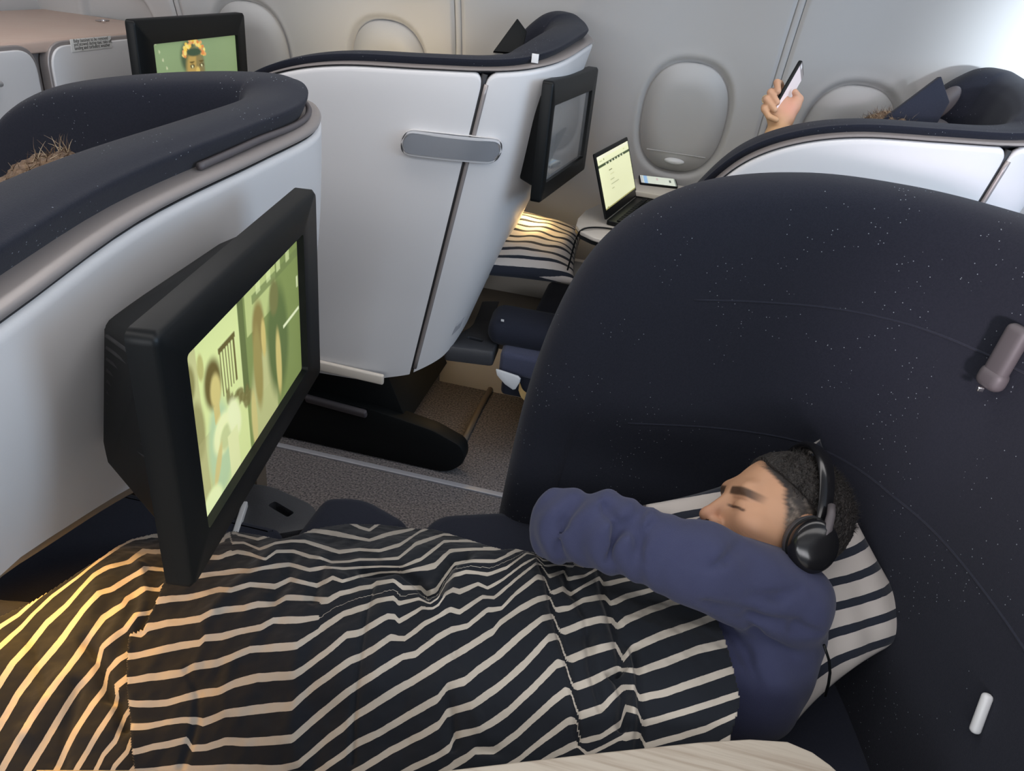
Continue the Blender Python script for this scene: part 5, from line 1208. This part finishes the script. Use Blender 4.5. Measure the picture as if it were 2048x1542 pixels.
# leather step and warm footwell behind the white shell
pp = [onz(x_, y_, .452)[:2] for x_, y_ in ((886, 690), (988, 703), (1000, 675), (985, 640), (1000, 600), (965, 600), (940, 652))]
slotted_pad('footrest_pad', pp, .395, .452, onz(950, 678, .452), -.12, seatC, [.02, .015, .01, .02, .01, .01, .03], (.058, .022))
prism('footwell_floor', [(-0.70, 2.22), (-0.33, 2.22), (-0.33, 2.62), (-0.70, 2.62)], .40, .45, M['brown'], seatC)
prism('footwell_wall', [(-0.72, 2.60), (-0.20, 2.60), (-0.20, 2.63), (-0.72, 2.63)], .0, .62, M['cream'], seatC)
tube('floor_rail', [tuple(onz(1000, 745, .01)), tuple(onz(960, 815, .01)), tuple(onz(926, 884, .01))], .012, M['brown'], seatC)
fw2 = area('footwell_lamp', (-0.405, 2.42, .86), (-0.44, 2.45, .4), .05, .16, .85, (1.0, .68, .28))
rdl = area('seat_reading_light', (-1.0, 2.36, 1.10), (-0.95, 2.8, 1.22), .06, .06, .9, (1.0, .80, .50))
fw3 = area('floor_lamp_glow', (-0.56, 2.26, .385), (-0.52, 2.26, 0), .06, .06, .35, (1.0, .66, .28))
# seat D leg rest
put(rbox('legrest_roll', (.62, .15, .10), .045, M['navy_plain'], frame(ony(1000, 652, 2.17)+np.array((.27, .045, -.012)), (1, .06, -.02), (0, -.2, 1)), None, 6), seatD)
put(rbox('legrest_top', (.55, .36, .06), .02, M['navy_plain'], Matrix.Translation((-0.045, 2.42, .50))), seatD)
put(rbox('legrest_block', (.56, .22, .09), .018, M['navy_light'], frame(ony(1005, 705, 2.12)+np.array((.27, .10, -.02)), (1, .06, -.02), (0, -.15, 1))), seatD)
put(rbox('legrest_front', (.56, .20, .13), .018, M['navy_plain'], frame(ony(1005, 745, 2.12)+np.array((.275, .105, -.015)), (1, .06, -.02), (0, -.15, 1))), seatD)
xz_prism('lever', [tuple(ony(x_, y_, 2.07)[[0, 2]]) for x_, y_ in ((992, 739), (1000, 741), (1036, 753), (1041, 758), (1040, 764), (1031, 778), (1026, 779), (1010, 768), (994, 750))], 2.066, 2.078, M['white'], seatD, .003)
gs = catmull([ony(1038, 772, 2.10), ony(1045, 788, 2.10), ony(1060, 797, 2.12), ony(1085, 800, 2.14)], 6)
sheet('strap', np.array([[p+np.array((0, 0, h_)) for h_ in (.016, .008, -.008, -.016)] for p in gs]), M['yellow'], seatD)
put(rbox('roll_tag', (.010, .002, .008), .0005, M['white'], Matrix.Translation(Vector(ony(1005, 641, 2.135)))), seatD)
prism('base', [(-0.02, 2.15), (1.0, 2.12), (1.0, 2.6), (-0.02, 2.6)], 0, .42, M['blackmatte'], seatD, .01)
prism('seat_cushion', round_poly([(0.14, 2.12), (0.92, 2.12), (0.92, 2.52), (0.14, 2.52)], .04), .42, .52, M['navy_plain'], seatD, .03)
# head panels, reading lamp, head rest
def board(name, px4, Y, thick, m, parent, dy=(0, 0, 0, 0)):
    P = [ony(*p, Y+d) for p, d in zip(px4, dy)]; n = np.cross(P[1]-P[0], P[2]-P[0]); n /= np.linalg.norm(n)
    bm = bmesh.new(); a = [bm.verts.new(p) for p in P]; c = [bm.verts.new(p-n*thick) for p in P]
    bm.faces.new(a); bm.faces.new(c[::-1])
    for i in range(4): bm.faces.new((a[i], a[(i+1) % 4], c[(i+1) % 4], c[i]))
    bmesh.ops.recalc_face_normals(bm, faces=bm.faces); bmesh.ops.bevel(bm, geom=bm.edges[:], offset=.003, segments=2, profile=.5, affect='EDGES')
    o = bm_obj(name, bm, m, None, True, 40); put(o, parent)
board('head_panel', ((1755, 243), (1875, 153), (1892, 205), (1842, 290)), 2.30, .018, M['navy_plain'], seatD, (0, .06, .06, 0))
board('head_panel', ((985, 106), (1033, 40), (1052, 66), (1042, 110)), 2.30, .02, M['blackmatte'], seatC, (0, .05, .05, 0))
lc = ony(1886, 208, 2.44); rl2 = lathe('reading_lamp', [(.052, -.01), (.056, 0), (.050, .008), (.0, .010)], lc, (CAM-lc)+np.array((.3, 0, 0)), M['grey'], seatD, .48, 32, cU+.9*cR)
put2(tube('lamp_pin', [tuple(ony(1884, 204, 2.40)), tuple(ony(1890, 213, 2.40))], .006, M['chrome']), rl2)
b = Blob(ony(1862, 262, 2.40)-.12, ony(1862, 262, 2.40)+.12, .006); b.ell(ony(1862, 265, 2.40), (.055, .07, .04), 0); V, F = b.mesh(); put(mesh_obj('head_cushion', V, F, M['grey']), seatD)
C.plate('placard', [(0.99, .50), (1.03, .52), (1.035, .56), (0.995, .545)], .0, .0012, M['strip'], seatC)
